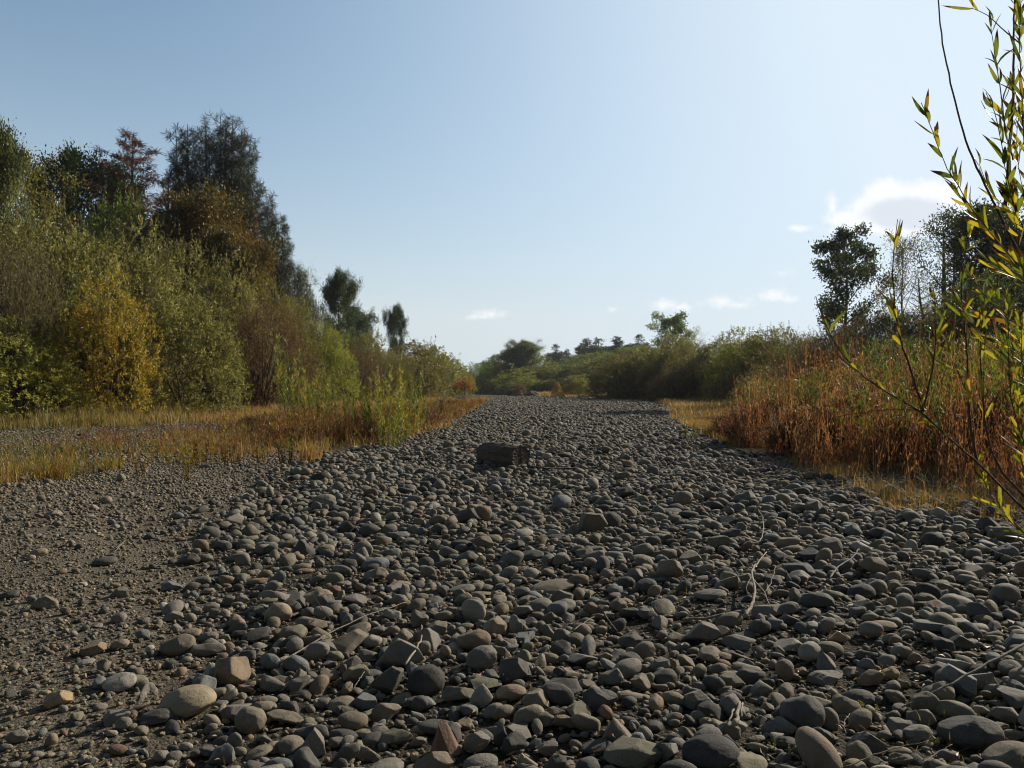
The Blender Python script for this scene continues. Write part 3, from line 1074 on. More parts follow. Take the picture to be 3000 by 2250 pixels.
def tree(seed, H=10, trunk=.35, Wd=6, limbs=14, subs=5, twig_per=5, per=16, leaf=.16, lw=.1, elev=35, clump=.42, profile=None, tr=.16, lean=0, up=.25, leafspread=1.0, droop=0):
    """a trunk with limbs, and leaves in clumps at the twig ends"""
    rg = np.random.default_rng(seed)
    mb = MB()
    n = 9
    TPp = np.zeros((n, 3))
    TPp[:, 2] = np.linspace(0, H * .93, n)
    TPp[:, :2] = np.cumsum(rg.normal(0, H * .008, (n, 2)), 0)
    TPp[:, 0] += lean * np.linspace(0, 1, n) ** 1.3
    mb.tube(TPp, tr * np.linspace(1, .12, n) ** .9, 8)
    prof = profile or (lambda t: math.sin(math.pi * min(1, max(0, .12 + .85 * t))) ** .7)
    ends = []
    for i in range(limbs):
        t = (i + rg.random()) / limbs
        h = trunk * H + t * (1 - trunk) * H * .9
        ft = h / (H * .93) * (n - 1)
        k = min(int(ft), n - 2)
        p0 = TPp[k] + (TPp[k + 1] - TPp[k]) * (ft - k)
        a = i * 2.4 + rg.uniform(-.5, .5)
        L = prof(t) * Wd / 2 * rg.uniform(.75, 1.15)
        el = R(elev * (1 - .35 * t) + rg.uniform(-14, 14))
        P = bez(p0, [math.cos(a) * math.cos(el), math.sin(a) * math.cos(el), math.sin(el)], L / max(.35, math.cos(el)), up, 6, .1, rg)
        r0 = tr * (1 - .75 * t) * .45
        mb.tube(P, np.linspace(r0, r0 * .2, 6), 5)
        for s in range(subs):
            q = 1 + rg.random() * 4
            k2 = min(int(q), 4)
            b0 = P[k2] + (P[k2 + 1] - P[k2]) * (q - k2)
            d = unit(P[k2 + 1] - P[k2])
            dd = unit(d + rg.normal(0, .65, 3) + np.array([0, 0, .15 - droop]))
            SP_ = bez(b0, dd, L * rg.uniform(.22, .42), up * .6 - droop, 4, .12, rg)
            mb.tube(SP_, np.linspace(r0 * .35, r0 * .1, 4), 4, False)
            for z_ in range(twig_per):
                f = rg.uniform(.3, 1) * 3
                kk = min(int(f), 2)
                ends.append((SP_[kk] + (SP_[kk + 1] - SP_[kk]) * (f - kk), dd))
        ends.append((P[-1], unit(P[-1] - P[-2])))
    ends.append((TPp[-1], np.array([0, 0, 1.])))
    E = np.array([e[0] for e in ends])
    D = np.array([e[1] for e in ends])
    m = len(E)
    off = rg.normal(0, clump, (m, per, 3)) * np.array([1, 1, .75])
    B = (E[:, None] + off * leafspread).reshape(-1, 3)
    ld = unit(unit(off) * .6 + D[:, None] * .3 + rg.normal(0, .5, (m, per, 3)) + np.array([0, 0, -droop])).reshape(-1, 3)
    rnd = np.clip(.55 * np.repeat(rg.random(m), per) + .45 * rg.random(m * per), 0, 1)
    return mb.mesh('trunk'), leaf_mesh('crown', B, ld, leaf * rg.uniform(.6, 1.3, len(B)), lw * rg.uniform(.7, 1.2, len(B)), rg, rnd=rnd)


def pine(seed, H=20, Wd=10, leaders=6, tufts=900, needles=16, nl=.34, nw=.03, dead=False, start=.3, outline=None):
    leaders = len(outline) if outline else leaders
    rg = np.random.default_rng(seed)
    mb = MB()
    E, D = [], []
    if dead:
        P = np.array([[0, 0, 0], [.1, 0, H * .3], [-.05, 0, H * .6], [.05, .05, H * .85], [0, 0, H]])
        mb.tube(P, [.2, .16, .11, .06, .02], 7)
        nb = 44
        for i in range(nb):
            t = start + (1 - start) * (i / nb)
            a = i * 2.4
            L = (1 - t) ** .75 * Wd / 2 * 1.55 * rg.uniform(.5, 1.15) + .35
            B = bez([0, 0, H * t], [math.cos(a), math.sin(a), .3], L, .35, 5, .1, rg)
            mb.tube(B, np.linspace(.05 * (1.3 - t), .015, 5), 4, False)
            for k in range(int(3 + L * 4)):
                f = rg.uniform(.35, 1) * 4
                kk = min(int(f), 3)
                E.append(B[kk] + (B[kk + 1] - B[kk]) * (f - kk) + rg.normal(0, .12 * L, 3) * np.array([1, 1, .5]))
                D.append(unit(B[kk + 1] - B[kk] + rg.normal(0, .3, 3)))
        E.append(P[-1])
        D.append(np.array([0, 0, 1.]))
    else:
        for i in range(leaders):
            a = i * 2.4 + .5
            rr = 0 if i == 0 else Wd * rg.uniform(.16, .36)
            top = np.array([math.cos(a) * rr, math.sin(a) * rr, H * (1 if i == 0 else rg.uniform(.8, .97) - rr / Wd * .35)])
            if outline:
                top = np.array([outline[i][0] * Wd, rg.uniform(-.2, .2) * Wd, outline[i][1] * H])
            h0 = H * (start * rg.uniform(.75, 1.4)) if i else 0
            tt = np.linspace(0, 1, 9)[:, None]
            p0 = np.array([0, 0, h0])
            md = np.array([top[0] * .95, top[1] * .95, h0 + (top[2] - h0) * .35])
            P = (1 - tt) ** 2 * p0 + 2 * tt * (1 - tt) * md + tt ** 2 * top
            mb.tube(P, np.linspace(.32 if i == 0 else .16, .03, 9), 6)
            nb = 34
            for b in range(nb):
                t = (.25 if i == 0 else .22) + (.75) * b / nb
                k = min(int(t * 8), 7)
                c = P[k] + (P[k + 1] - P[k]) * (t * 8 - k)
                az = b * 2.4 + i
                L = (1 - t) ** .4 * Wd * .2 * rg.uniform(.5, 1.25) + .45
                B = bez(c, [math.cos(az), math.sin(az), .35], L, .9, 5, .1, rg)
                mb.tube(B, np.linspace(.035, .012, 5), 4, False)
                for q in range(int(2 + L * 5)):
                    f = rg.uniform(.3, 1) * 4
                    kk = min(int(f), 3)
                    E.append(B[kk] + (B[kk + 1] - B[kk]) * (f - kk) + rg.normal(0, .13 * L, 3) * np.array([1, 1, .7]))
                    D.append(unit(B[kk + 1] - B[kk] + np.array([0, 0, .5])))
            E.append(top)
            D.append(np.array([0, 0, 1.]))
    E, D = np.array(E), np.array(D)
    if len(E) > tufts:
        s = rg.choice(len(E), tufts, replace=False)
        E, D = E[s], D[s]
    m = len(E)
    nd = unit(D[:, None] * .35 + rg.normal(0, .7, (m, needles, 3)) + np.array([0, 0, -.25 if not dead else -.4]))
    B = np.repeat(E[:, None] + D[:, None] * 0, needles, 1) + D[:, None] * rg.uniform(-.12, .1, (m, needles))[..., None]
    rnd = np.clip(.5 * np.repeat(rg.random(m), needles) + .5 * rg.random(m * needles), 0, 1)
    return mb.mesh('trunk'), leaf_mesh('crown', B.reshape(-1, 3), nd.reshape(-1, 3), nl * rg.uniform(.7, 1.2, m * needles), nw, rg, .1, rnd)


LIB = {}


def lib(key, fn, *a, **k):
    if key not in LIB:
        LIB[key] = fn(*a, **k)
    return LIB[key]


GRP_S = 'willow shrubs lining the dry channel'
GRP_T = 'trees rising above the shrubs'


EXT = {}


def extent(me):
    """true height and width of a foliage mesh"""
    if me.name not in EXT:
        V = np.zeros(len(me.vertices) * 3, np.float32)
        me.vertices.foreach_get('co', V)
        V = V.reshape(-1, 3)
        EXT[me.name] = (float(np.percentile(V[:, 2], 99.6)), 2 * float(np.percentile(np.abs(V[:, :2]), 98.5)))
    return EXT[me.name]


def put(name, meshes, mats, px, d, top, width, label, cat, group, refH, refW, rz=None, dz=0, parts=('stems', 'foliage'), base=None, X=None):
    """px, top in the 2212 px frame; the plant stands on the ground at distance d"""
    x = X2(px, d) if X is None else X
    z = float(gz(x, d)) - .05
    H = (840 - top) / 1562 * d + CAM_H - z
    refH, refW = extent(meshes[1])
    s = H / refH
    sw = width / refW
    t = empty(name, (x, d, z), rng.uniform(0, 6.28) if rz is None else rz, (sw, sw, s))
    tag(t, label, cat, group)
    obj(parts[0], meshes[0], mats[0], t)
    obj(parts[1], meshes[1], mats[1], t)
    return t


def put_shrub(v, mat, px, d, top, width, label, stem='stem_red', name='willow_shrub', **k):
    if d > 88:
        mset = lib(('sf', v), shrub, 40 + v, twigs=2300, per=10, leaf=.36, lw=.12, twl=.9, wands=40)
    else:
        mset = {0: lambda: lib('s0', shrub, 21), 1: lambda: lib('s1', shrub, 22, lobes=28, leaf=.2, lw=.06, upright=.1), 2: lambda: lib('s2', shrub, 23, lobes=14, upright=.45, wands=200),
                3: lambda: lib('s3', shrub, 24, lobes=22, twigs=7000, leaf=.13, lw=.035, upright=.2),
                4: lambda: lib('s4', shrub, 25, twigs=5200, per=13, leaf=.11, lw=.034, stems=60, upright=.6, shell=.45, wands=300)}[v]()
    return put(name, mset, (M[stem], M[mat]), px, d, top, width, label, 'shrub', k.get('group', GRP_S), 8, 7)


# ---- left bank shrubs, from near to far
SH = [
    (4, 'feather', 20, 31, 505, 4.6, 'feathery pale grey-brown shrub at the far left edge'),
    (1, 'lime', 30, 28.5, 690, 4.6, 'low lime-yellow willow drooping over the grass at the left edge'),
    (0, 'yellow', 232, 31, 592, 4.7, 'bright yellow and orange willow shrub, the most colourful on the left bank'),
    (1, 'olive', 395, 35, 590, 5.4, 'olive willow with bare fanning stems at its foot'),
    (2, 'olive', 120, 37, 488, 8.0, 'tall olive willow behind the feathery shrub'),
    (0, 'olive', 270, 41, 486, 8.0, 'tall olive willow behind the yellow one'),
    (1, 'olive_dark', 190, 33.5, 600, 4.5, 'dark green shrub between lime and yellow willows'),
    (3, 'olive', 400, 46, 520, 7.5, 'broad olive willow under the orange-leaved tree'),
    (0, 'olive', 490, 47, 560, 6.6, 'olive willow left of the maroon twiggy shrub, under the big pine'),
    (4, 'maroon', 565, 45, 650, 6.4, 'maroon twiggy shrub with thin bare-looking stems'),
    (2, 'brown_olive', 548, 53, 575, 6.6, 'brownish olive willow directly behind the maroon shrub'),
    (3, 'olive', 622, 60, 640, 7.0, 'olive willow right of the big pine foot'),
    (1, 'brown_olive', 625, 52, 672, 5.0, 'brown-tinged willow just right of the maroon shrub'),
    (0, 'yellow_green', 706, 60, 706, 5.4, 'yellow-green willow behind the tall green saplings'),
    (4, 'maroon', 765, 66, 748, 6.4, 'reddish twiggy shrub beside the yellow-green willow'),
    (3, 'olive_dark', 735, 74, 712, 6.6, 'dark olive willow below the dark dense tree'),
    (2, 'olive', 795, 80, 722, 7.0, 'olive willow right of the dark dense tree'),
    (4, 'brown_olive', 835, 74, 755, 6.4, 'low brown twiggy shrub at the bank edge'),
    (0, 'brown_olive', 880, 95, 742, 9.0, 'brown-green willow below the narrow dark tree'),
    (1, 'olive', 925, 108, 742, 9.0, 'olive willow with pale top sprays near the left bank end'),
    (2, 'yellow_green', 965, 126, 768, 9.0, 'last yellow-olive willow where the left bank ends'),
    (0, 'brown_olive', 900, 88.5, 775, 6.0, 'low reddish-olive shrub near the left bank end'),
    (1, 'olive', 985, 150, 795, 7.0, 'small olive shrub beyond the last left willow'),
]
M['yellow_green'] = leaf_mat('yellow_green_leaves', [(0.099, 0.098, 0.028), (0.176, 0.196, 0.037), (0.275, 0.287, 0.044), (0.330, 0.299, 0.046)])
for (v_, mt, px, d, top, wd, lab) in SH:
    put_shrub(v_, mt, px, d, top, wd, lab)
# rows behind, filling up the bank under the trees
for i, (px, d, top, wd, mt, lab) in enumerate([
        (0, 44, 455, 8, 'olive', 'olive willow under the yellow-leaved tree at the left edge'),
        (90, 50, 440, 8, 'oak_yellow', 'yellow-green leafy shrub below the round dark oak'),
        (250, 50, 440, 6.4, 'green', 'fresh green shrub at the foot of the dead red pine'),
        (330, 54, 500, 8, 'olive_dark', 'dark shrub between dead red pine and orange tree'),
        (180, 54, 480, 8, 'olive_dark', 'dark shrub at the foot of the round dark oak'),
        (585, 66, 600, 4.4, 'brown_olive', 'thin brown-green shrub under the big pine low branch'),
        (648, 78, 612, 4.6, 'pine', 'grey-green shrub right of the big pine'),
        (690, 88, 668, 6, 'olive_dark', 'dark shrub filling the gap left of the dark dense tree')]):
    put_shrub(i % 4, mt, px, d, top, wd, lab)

# ---- right bank shrubs
SHR = [
    (0, 'brown_olive', 1345, 88, 762, 8.4, 'rounded brown-olive shrub standing at the channel bend'),
    (1, 'olive', 1405, 90, 748, 8.0, 'olive shrub second from the channel bend'),
    (2, 'olive', 1455, 84, 730, 8.0, 'olive shrub below the pale green tree'),
    (3, 'brown_olive', 1500, 76, 742, 7.4, 'brownish shrub right of the pale green tree'),
    (4, 'maroon', 1465, 75, 795, 6.0, 'low reddish twiggy shrub in the right hedge'),
    (0, 'olive', 1565, 76, 724, 8.4, 'olive shrub before the middle of the right hedge'),
    (1, 'yellow_green', 1610, 66, 712, 7.4, 'tallest yellow-olive shrub of the right hedge with loose top'),
    (2, 'olive', 1665, 60, 712, 6.8, 'olive shrub right of the tallest yellow-olive one'),
    (3, 'brown_olive', 1715, 54, 722, 6.0, 'brown-olive shrub where the right hedge dips'),
    (4, 'maroon', 1600, 56, 805, 5.4, 'dark reddish low shrub behind the straw-coloured grass'),
    (4, 'brown_olive', 1670, 48, 790, 5.0, 'low brown twiggy shrub behind the rusty weeds'),
    (4, 'brown_olive', 1765, 43, 715, 5.0, 'brown twiggy shrub left of the dark oak foot'),
    (4, 'maroon', 1835, 38, 690, 5.0, 'reddish-brown shrub directly below the dark oak'),
    (4, 'brown_olive', 1900, 34, 672, 4.4, 'brown twiggy shrub between the dark oak and airy tree'),
    (2, 'olive_dark', 1960, 34, 680, 4.4, 'dark olive shrub below the airy tree'),
    (4, 'brown_olive', 2030, 30, 650, 4.4, 'brown twiggy shrub below the sparse grey pine'),
    (0, 'olive_dark', 2110, 29, 600, 5.0, 'dark olive shrub behind the near willow branches'),
    (1, 'oak', 2200, 30, 560, 5.6, 'dark green shrub at the right picture edge'),
    (3, 'green', 1950, 24, 730, 3.6, 'green leafy shrub behind the rusty weeds'),
    (1, 'green', 2060, 21, 740, 3.4, 'bright green shrub right behind the rusty weeds'),
    (2, 'yellow_green', 2170, 19, 730, 3.2, 'yellow-green shrub behind the near willow stems'),
]
for (v_, mt, px, d, top, wd, lab) in SHR:
    put_shrub(v_, mt, px, d, top, wd, lab)

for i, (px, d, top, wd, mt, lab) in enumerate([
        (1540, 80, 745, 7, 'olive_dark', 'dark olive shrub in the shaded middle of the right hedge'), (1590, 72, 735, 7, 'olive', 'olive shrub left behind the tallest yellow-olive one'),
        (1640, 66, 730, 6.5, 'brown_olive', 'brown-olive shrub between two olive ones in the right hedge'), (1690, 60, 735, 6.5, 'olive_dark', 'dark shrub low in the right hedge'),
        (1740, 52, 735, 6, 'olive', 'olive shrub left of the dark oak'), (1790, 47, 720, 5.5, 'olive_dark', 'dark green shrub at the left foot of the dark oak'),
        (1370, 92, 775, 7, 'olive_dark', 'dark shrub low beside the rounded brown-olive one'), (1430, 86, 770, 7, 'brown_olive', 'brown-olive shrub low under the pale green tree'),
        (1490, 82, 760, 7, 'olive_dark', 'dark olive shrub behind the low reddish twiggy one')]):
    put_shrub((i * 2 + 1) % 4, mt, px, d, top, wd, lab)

# ---- far end of the channel
for i, (px, d, top, wd, mt, lab) in enumerate([
        (1030, 230, 792, 11, 'green', 'pale green far tree clump at the end of the channel'),
        (1062, 205, 790, 10, 'green', 'rounded light green bush beyond the channel bend'),
        (1095, 175, 782, 11, 'olive', 'olive bush beneath the dark spreading tree'),
        (1120, 160, 795, 10, 'yellow_green', 'yellow-green bush behind the two mounds'),
        (1160, 168, 790, 11, 'olive_dark', 'dark bush right of the two mounds'),
        (1200, 165, 792, 11, 'olive', 'olive bush under the lone grey pine'),
        (1245, 160, 785, 11, 'olive_dark', 'dark olive bush in the middle of the far bank'),
        (1290, 150, 770, 11, 'olive', 'olive bush near the sandy bank scar'),
        (1325, 130, 768, 9, 'olive_dark', 'dark bush behind the rounded brown-olive shrub'),
        (1180, 148, 822, 6, 'olive_dark', 'low dark bush at the foot of the far bank'),
        (1100, 146, 826, 6, 'olive_dark', 'low dark bush behind the mounds'),
        (1045, 180, 812, 9, 'green', 'light green low bush left of the far olive bush'),
        (1080, 185, 770, 11, 'green', 'tall green bush left of the dark spreading tree'), (1165, 190, 768, 11, 'olive', 'tall olive bush right of the dark spreading tree'),
        (1210, 200, 778, 12, 'olive_dark', 'dark olive bush under the small grey pines'), (1260, 185, 768, 12, 'green', 'tall green bush under the broad grey pine'), (1310, 165, 762, 11, 'green', 'green bush under the rounded grey pine'), (1075, 165, 815, 9, 'olive', 'low olive bush at the very end of the channel'),
        (1140, 150, 815, 8, 'yellow_green', 'low yellow-green bush behind the right mound'), (1215, 146, 815, 8, 'olive', 'low olive bush behind the pale straw plant'),
        (1255, 142, 810, 8, 'yellow_green', 'low yellow-green bush in the far bank row'), (1300, 136, 805, 8, 'olive_dark', 'low dark olive bush right on the far bank'),
        (1012, 200, 815, 10, 'olive', 'hazy olive bush behind the left bank tip'), (1230, 190, 788, 12, 'green', 'green bush between two small grey pines'),
        (1175, 185, 786, 12, 'green', 'green bush just left of the lone grey pine'), (1350, 120, 790, 8, 'olive', 'olive bush hiding behind the rounded brown-olive shrub')]):
    put_shrub(i % 4, mt, px, d, top, wd, lab, group='bushes on the far bank')
for px, d, top, wd, mt, lab in [
        (1203, 112, 826, 1.7, 'grass', 'pale straw plant on the far bank'),
        (1237, 110, 812, 3.4, 'olive', 'small rounded olive bush on the far bank slope'),
        (1259, 108, 818, 2.6, 'lime', 'small yellow-green bush on the far bank slope'),
        (1122, 118, 829, 2.4, 'litter', 'brown dead plant behind the gap of the two mounds')]:
    put_shrub(1, mt, px, d, top, wd, lab, group='small plants on the far bank')


# ---- trees
def put_tree(key, fn, kw, mat, px, d, top, width, label, name='broadleaf_tree', group=GRP_T, rz=None, bark='bark'):
    ms = lib(key, fn, **kw)
    put(name, ms, (M[bark], M[mat]), px, d, top, width, label, 'tree', group, kw.get('H', 10), kw.get('Wd', 6), rz=rz, parts=('trunk', 'crown'))


DENSE = dict(seed=61, H=12, Wd=8, trunk=.15, limbs=34, subs=8, twig_per=5, per=26, leaf=.2, lw=.12, clump=.36, tr=.25)
DENSE2 = dict(seed=62, H=12, Wd=7, trunk=.12, limbs=30, subs=8, twig_per=5, per=24, leaf=.2, lw=.10, clump=.34, tr=.22, elev=48)
AIRY = dict(seed=63, H=11, Wd=6, trunk=.15, limbs=22, subs=6, twig_per=4, per=11, leaf=.17, lw=.07, clump=.27, tr=.13, elev=50)
OAK = dict(seed=64, H=11, Wd=5.6, trunk=.12, limbs=26, subs=7, twig_per=4, per=22, leaf=.17, lw=.13, clump=.24, tr=.18, elev=38)
put_tree('dense', tree, DENSE, 'olive_dark', -14, 40, 250, 3.6, 'tall leafy tree cut by the left edge, highest at the left', rz=.4)
put_tree('airy', tree, AIRY, 'oak_yellow', 50, 46, 325, 6.4, 'airy yellow-green tree with sky showing through at the left')
put_tree('dense2', tree, DENSE2, 'oak', 152, 58, 322, 6.2, 'round dark oak left of the dead red pine')
put_tree('dense2', tree, DENSE2, 'oak', 245, 66, 352, 5.4, 'dark green oak directly behind the dead red pine')
put_tree('dead', pine, dict(seed=71, H=20, Wd=7, dead=True, tufts=620, needles=24, nl=.42, nw=.035, start=.42), 'pine_dead', 285, 60, 290, 8.4, 'dead pine with rust-red needles', name='dead_pine')
put_tree('spine', pine, dict(seed=72, H=9, Wd=3, leaders=1, tufts=160, needles=20, nl=.4, nw=.03, start=.3), 'pine', 362, 63, 372, 2.2, 'slender young pine just right of the dead one', name='pine_tree')
put_tree('bigpine', pine, dict(seed=73, H=22, Wd=10, tufts=5600, needles=18, nl=.55, nw=.036, start=.25, outline=[(0.02, 1), (-.1, .99), (.12, .99), (-.24, .96), (.2, .965), (-.35, .91), (.28, .9), (-.17, .97), (.07, .985), (-.3, .93), (.24, .93), (-.42, .8), (.36, .78), (-.02, .93), (.06, .96), (-.3, .84), (.44, .66), (.3, .7), (-.2, .9), (-.44, .66), (.14, .9)]), 'pine', 470, 66, 272, 9.0, 'big many-topped grey pine, the tallest tree on the left', name='pine_tree', rz=0)
put_tree('bigpine2', pine, dict(seed=74, H=16, Wd=8, tufts=3000, needles=18, nl=.55, nw=.036, start=.1, outline=[(-.3, 1), (-.18, .97), (-.05, .93), (.08, .87), (.18, .8), (.28, .7), (.36, .58), (.43, .44), (0, .8), (.2, .6), (.46, .3), (-.36, .9)]), 'pine', 572, 67, 395, 7.0, 'lower leaning pine against the right side of the big pine', name='pine_tree', rz=0)
put_tree('dense3', tree, dict(DENSE2, seed=67, clump=.5, limbs=26), 'autumn', 425, 53, 415, 6.8, 'orange-brown autumn tree before the big pine', rz=1)
put_tree('dense2', tree, DENSE2, 'rust_tree', 492, 56, 470, 3.4, 'rust-red small tree at the big pine foot')
put_tree('dense', tree, DENSE, 'autumn', 485, 51, 500, 5.6, 'yellow-brown tree beneath the rust-red one', rz=2)
put_tree('airy', tree, AIRY, 'olive_dark', 652, 74, 572, 3.2, 'thin grey-green tree right of the pines')
put_tree('dense', tree, DENSE, 'oak', 730, 94, 587, 4.8, 'dark dense tree with a pointed top in the left row')
put_tree('dense2', tree, DENSE2, 'oak', 765, 100, 662, 5.0, 'lower dark tree leaning right of the dark dense tree')
put_tree('dense', tree, DENSE, 'oak', 856, 120, 660, 3.6, 'small narrow dark tree standing alone above the left bank')
# far centre
put_tree('dense2', tree, DENSE2, 'olive_dark', 1131, 175, 735, 7.5, 'dark spreading tree beyond the channel bend', rz=1)
put_tree('dense', tree, DENSE, 'olive_dark', 1106, 178, 752, 8, 'lower dark tree touching the left of the spreading one', rz=2)
put_tree('airy', tree, AIRY, 'green', 1160, 180, 745, 9, 'lighter green tree beside the dark spreading tree')
put_tree('airy', tree, AIRY, 'green', 1036, 260, 782, 9, 'faint pale tree at the vanishing point')
FP = dict(seed=75, H=14, Wd=6, leaders=3, tufts=420, needles=12, nl=.9, nw=.16, start=.3)
FP2 = dict(seed=76, H=14, Wd=7, leaders=5, tufts=500, needles=12, nl=.9, nw=.16, start=.3)
for i, (px, d, top, wd, lab) in enumerate([
        (1066, 300, 770, 9, 'twin grey pine left of the dark spreading tree'), (1201, 290, 747, 8, 'lone grey pine standing left in the far row'),
        (1224, 310, 757, 6.5, 'small grey pine second in the far row'), (1241, 320, 770, 7, 'low grey pine top third in the far row'),
        (1268, 270, 734, 10, 'broad grey pine in the middle of the far row'), (1293, 260, 733, 11, 'double-topped grey pine in the far row'),
        (1332, 240, 730, 10, 'rounded grey pine behind the brown-olive shrub'), (1380, 225, 726, 7, 'small round pine just left of the pale green tree'),
        (1310, 255, 752, 8, 'dark pine between the double-topped and rounded pines')]):
    put_tree('fp%d' % (i % 2), pine, FP if i % 2 == 0 else FP2, 'pine_far', px, d, top, wd, lab, name='pine_tree', group='grey pines beyond the far bank')
for px, d, top, wd, mt, lab in [(1335, 190, 755, 12, 'oak', 'dark tree below the far pines'), (1285, 195, 762, 12, 'olive_dark', 'olive-dark tree below the double-topped pine'),
                                (1390, 170, 748, 10, 'green', 'green tree behind the right hedge')]:
    put_tree('dense', tree, DENSE, mt, px, d, top, wd, lab, group='trees beyond the far bank')
put_tree('airy2', tree, dict(AIRY, seed=65, per=16, leaf=.26, lw=.16), 'green', 1452, 110, 676, 6.6, 'pale green open tree rising over the right hedge')
put_tree('airy', tree, AIRY, 'olive', 1490, 112, 708, 4.4, 'thin small tree right of the pale green one')
# right
put_tree('oak', tree, OAK, 'oak', 1832, 50, 496, 5.0, 'dark open-crowned oak against the sky on the right', name='oak_tree', rz=.8)
put_tree('airy', tree, AIRY, 'oak_yellow', 1962, 44, 502, 3.2, 'airy thin-leaved tree right of the dark oak', rz=2)
put_tree('spine2', pine, dict(seed=78, H=12, Wd=5, leaders=3, tufts=260, needles=16, nl=.4, nw=.018, start=.25), 'pine', 2040, 46, 498, 3.6, 'sparse grey pine right of the airy tree', name='pine_tree')
put_tree('dense2', tree, DENSE2, 'oak', 2118, 40, 440, 4.6, 'dark dense tree behind the near willow branches')
put_tree('dense', tree, DENSE, 'oak', 2230, 38, 480, 5.6, 'dark tree at the right picture edge behind the willow')


# ------------------------------------------------------------------ grass and weeds
def in_poly(P, poly):
    x, y = P[:, 0], P[:, 1]
    c = np.zeros(len(P), bool)
    n = len(poly)
    for i in range(n):
        x1, y1 = poly[i]
        x2, y2 = poly[(i + 1) % n]
        cond = (y1 > y) != (y2 > y)
        xi = (x2 - x1) * (y - y1) / (y2 - y1 + 1e-12) + x1
        c ^= cond & (x < xi)
    return c


def scatter(poly, n, rg, power=0.0):
    poly = np.array(poly, float)
    lo, hi = poly.min(0), poly.max(0)
    out = np.zeros((0, 2))
    while len(out) < n:
        P = rg.uniform(lo, hi, (n * 3, 2))
        P = P[in_poly(P, poly)]
        if power:
            P = P[rg.random(len(P)) < (lo[1] / P[:, 1]) ** power]
        out = np.vstack([out, P])
    return out[:n]


def blades(P, h, wid, per, rg, spread=.35, base=.06, rnd=None):
    """grass blades: two-segment bent strips"""
    n = len(P)
    B = np.repeat(np.column_stack([P, gz(P[:, 0], P[:, 1]) - .01]), per, 0)
    B[:, :2] += rg.normal(0, base, (len(B), 2))
    h = np.repeat(np.broadcast_to(h, (n,)), per) * rg.uniform(.45, 1.15, len(B))
    wd = np.repeat(np.broadcast_to(wid, (n,)), per)
    a = rg.uniform(0, 6.28, len(B))
    out = np.stack([np.cos(a), np.sin(a), np.zeros(len(B))], 1)
    bend = np.abs(rg.normal(0, spread, len(B)))
    d1 = unit(out * (bend * .6)[:, None] + np.array([0, 0, 1]))
    d2 = unit(out * (bend * 2.0)[:, None] + np.array([0, 0, 1]))
    side = np.stack([-np.sin(a + rg.normal(0, .8, len(B))), np.cos(a), np.zeros(len(B))], 1)
    m = B + d1 * (h * .55)[:, None]
    t = m + d2 * (h * .45)[:, None]
    V = np.stack([B - side * wd[:, None] * .5, B + side * wd[:, None] * .5, m + side * wd[:, None] * .4, m - side * wd[:, None] * .4, t], 1).reshape(-1, 3)
    i = np.arange(len(B))[:, None] * 5
    Q = i + np.array([0, 1, 2, 3])
    T = i + np.array([3, 2, 4])
    r = np.repeat(rg.random(n) if rnd is None else rnd, per) * .5 + rg.random(len(B)) * .5
    return V, Q, T, r


def grass_obj(name, sets, mat, label, cat='grass'):
    Vs, Qs, Ts, rs, rt, off = [], [], [], [], [], 0
    for V, Q, T, r in sets:
        Vs.append(V)
        Qs.append(Q + off)
        Ts.append(T + off)
        rs.append(r)
        if len(T):
            rt.append(r)
        off += len(V)
    me = make_mesh(name, np.vstack(Vs), [np.vstack(Qs), np.vstack(Ts)], False, {'rnd': ('FLOAT', 'FACE', np.concatenate(rs + rt))})
    return tag(obj(name, me, M[mat]), label, cat, kind='stuff')


def weeds(P, h, rg, leaf=.06, lw=.014, per=26, stemw=.006, upright=.8, top=.25):
    """upright leafy stalks; returns stem tubes-as-strips and leaves"""
    n = len(P)
    z = gz(P[:, 0], P[:, 1])
    B = np.column_stack([P, z])
    h = np.broadcast_to(h, (n,)) * rg.uniform(.6, 1.15, n)
    d = unit(rg.normal(0, .16, (n, 3)) + np.array([0, 0, 1]))
    side = unit(np.cross(d, rand_dir(n, rg)))
    sw = np.broadcast_to(stemw, (n,))[:, None]
    T = B + d * h[:, None]
    Vst = np.stack([B - side * sw, B + side * sw, T + side * sw * .4, T - side * sw * .4], 1).reshape(-1, 3)
    t = top + (1 - top) * rg.random((n, per))
    LB = B[:, None] + d[:, None] * (h[:, None] * t)[..., None]
    br = rg.normal(0, .09, (n, per, 3)) * h[:, None, None] * .5
    LB = LB + br * np.array([1, 1, .4])
    ld = unit(rg.normal(0, .6, (n, per, 3)) + np.array([0, 0, upright]))
    L = np.repeat(np.broadcast_to(leaf, (n,)), per) * rg.uniform(.6, 1.4, n * per)
    Wl = np.repeat(np.broadcast_to(lw, (n,)), per)
    LB, ld = LB.reshape(-1, 3), ld.reshape(-1, 3)
    sd_ = unit(np.cross(ld, rand_dir(len(ld), rg)))
    md = LB + ld * (L * .45)[:, None]
    Vl = np.stack([LB, md + sd_ * Wl[:, None] * .5, LB + ld * L[:, None], md - sd_ * Wl[:, None] * .5], 1).reshape(-1, 3)
    V = np.vstack([Vst, Vl])
    Q = np.arange(len(V)).reshape(-1, 4)
    r = np.concatenate([rg.random(n) * .4, np.clip(.5 * np.repeat(rg.random(n), per) + .5 * rg.random(n * per), 0, 1)])
    return V, Q, np.zeros((0, 3), int), r


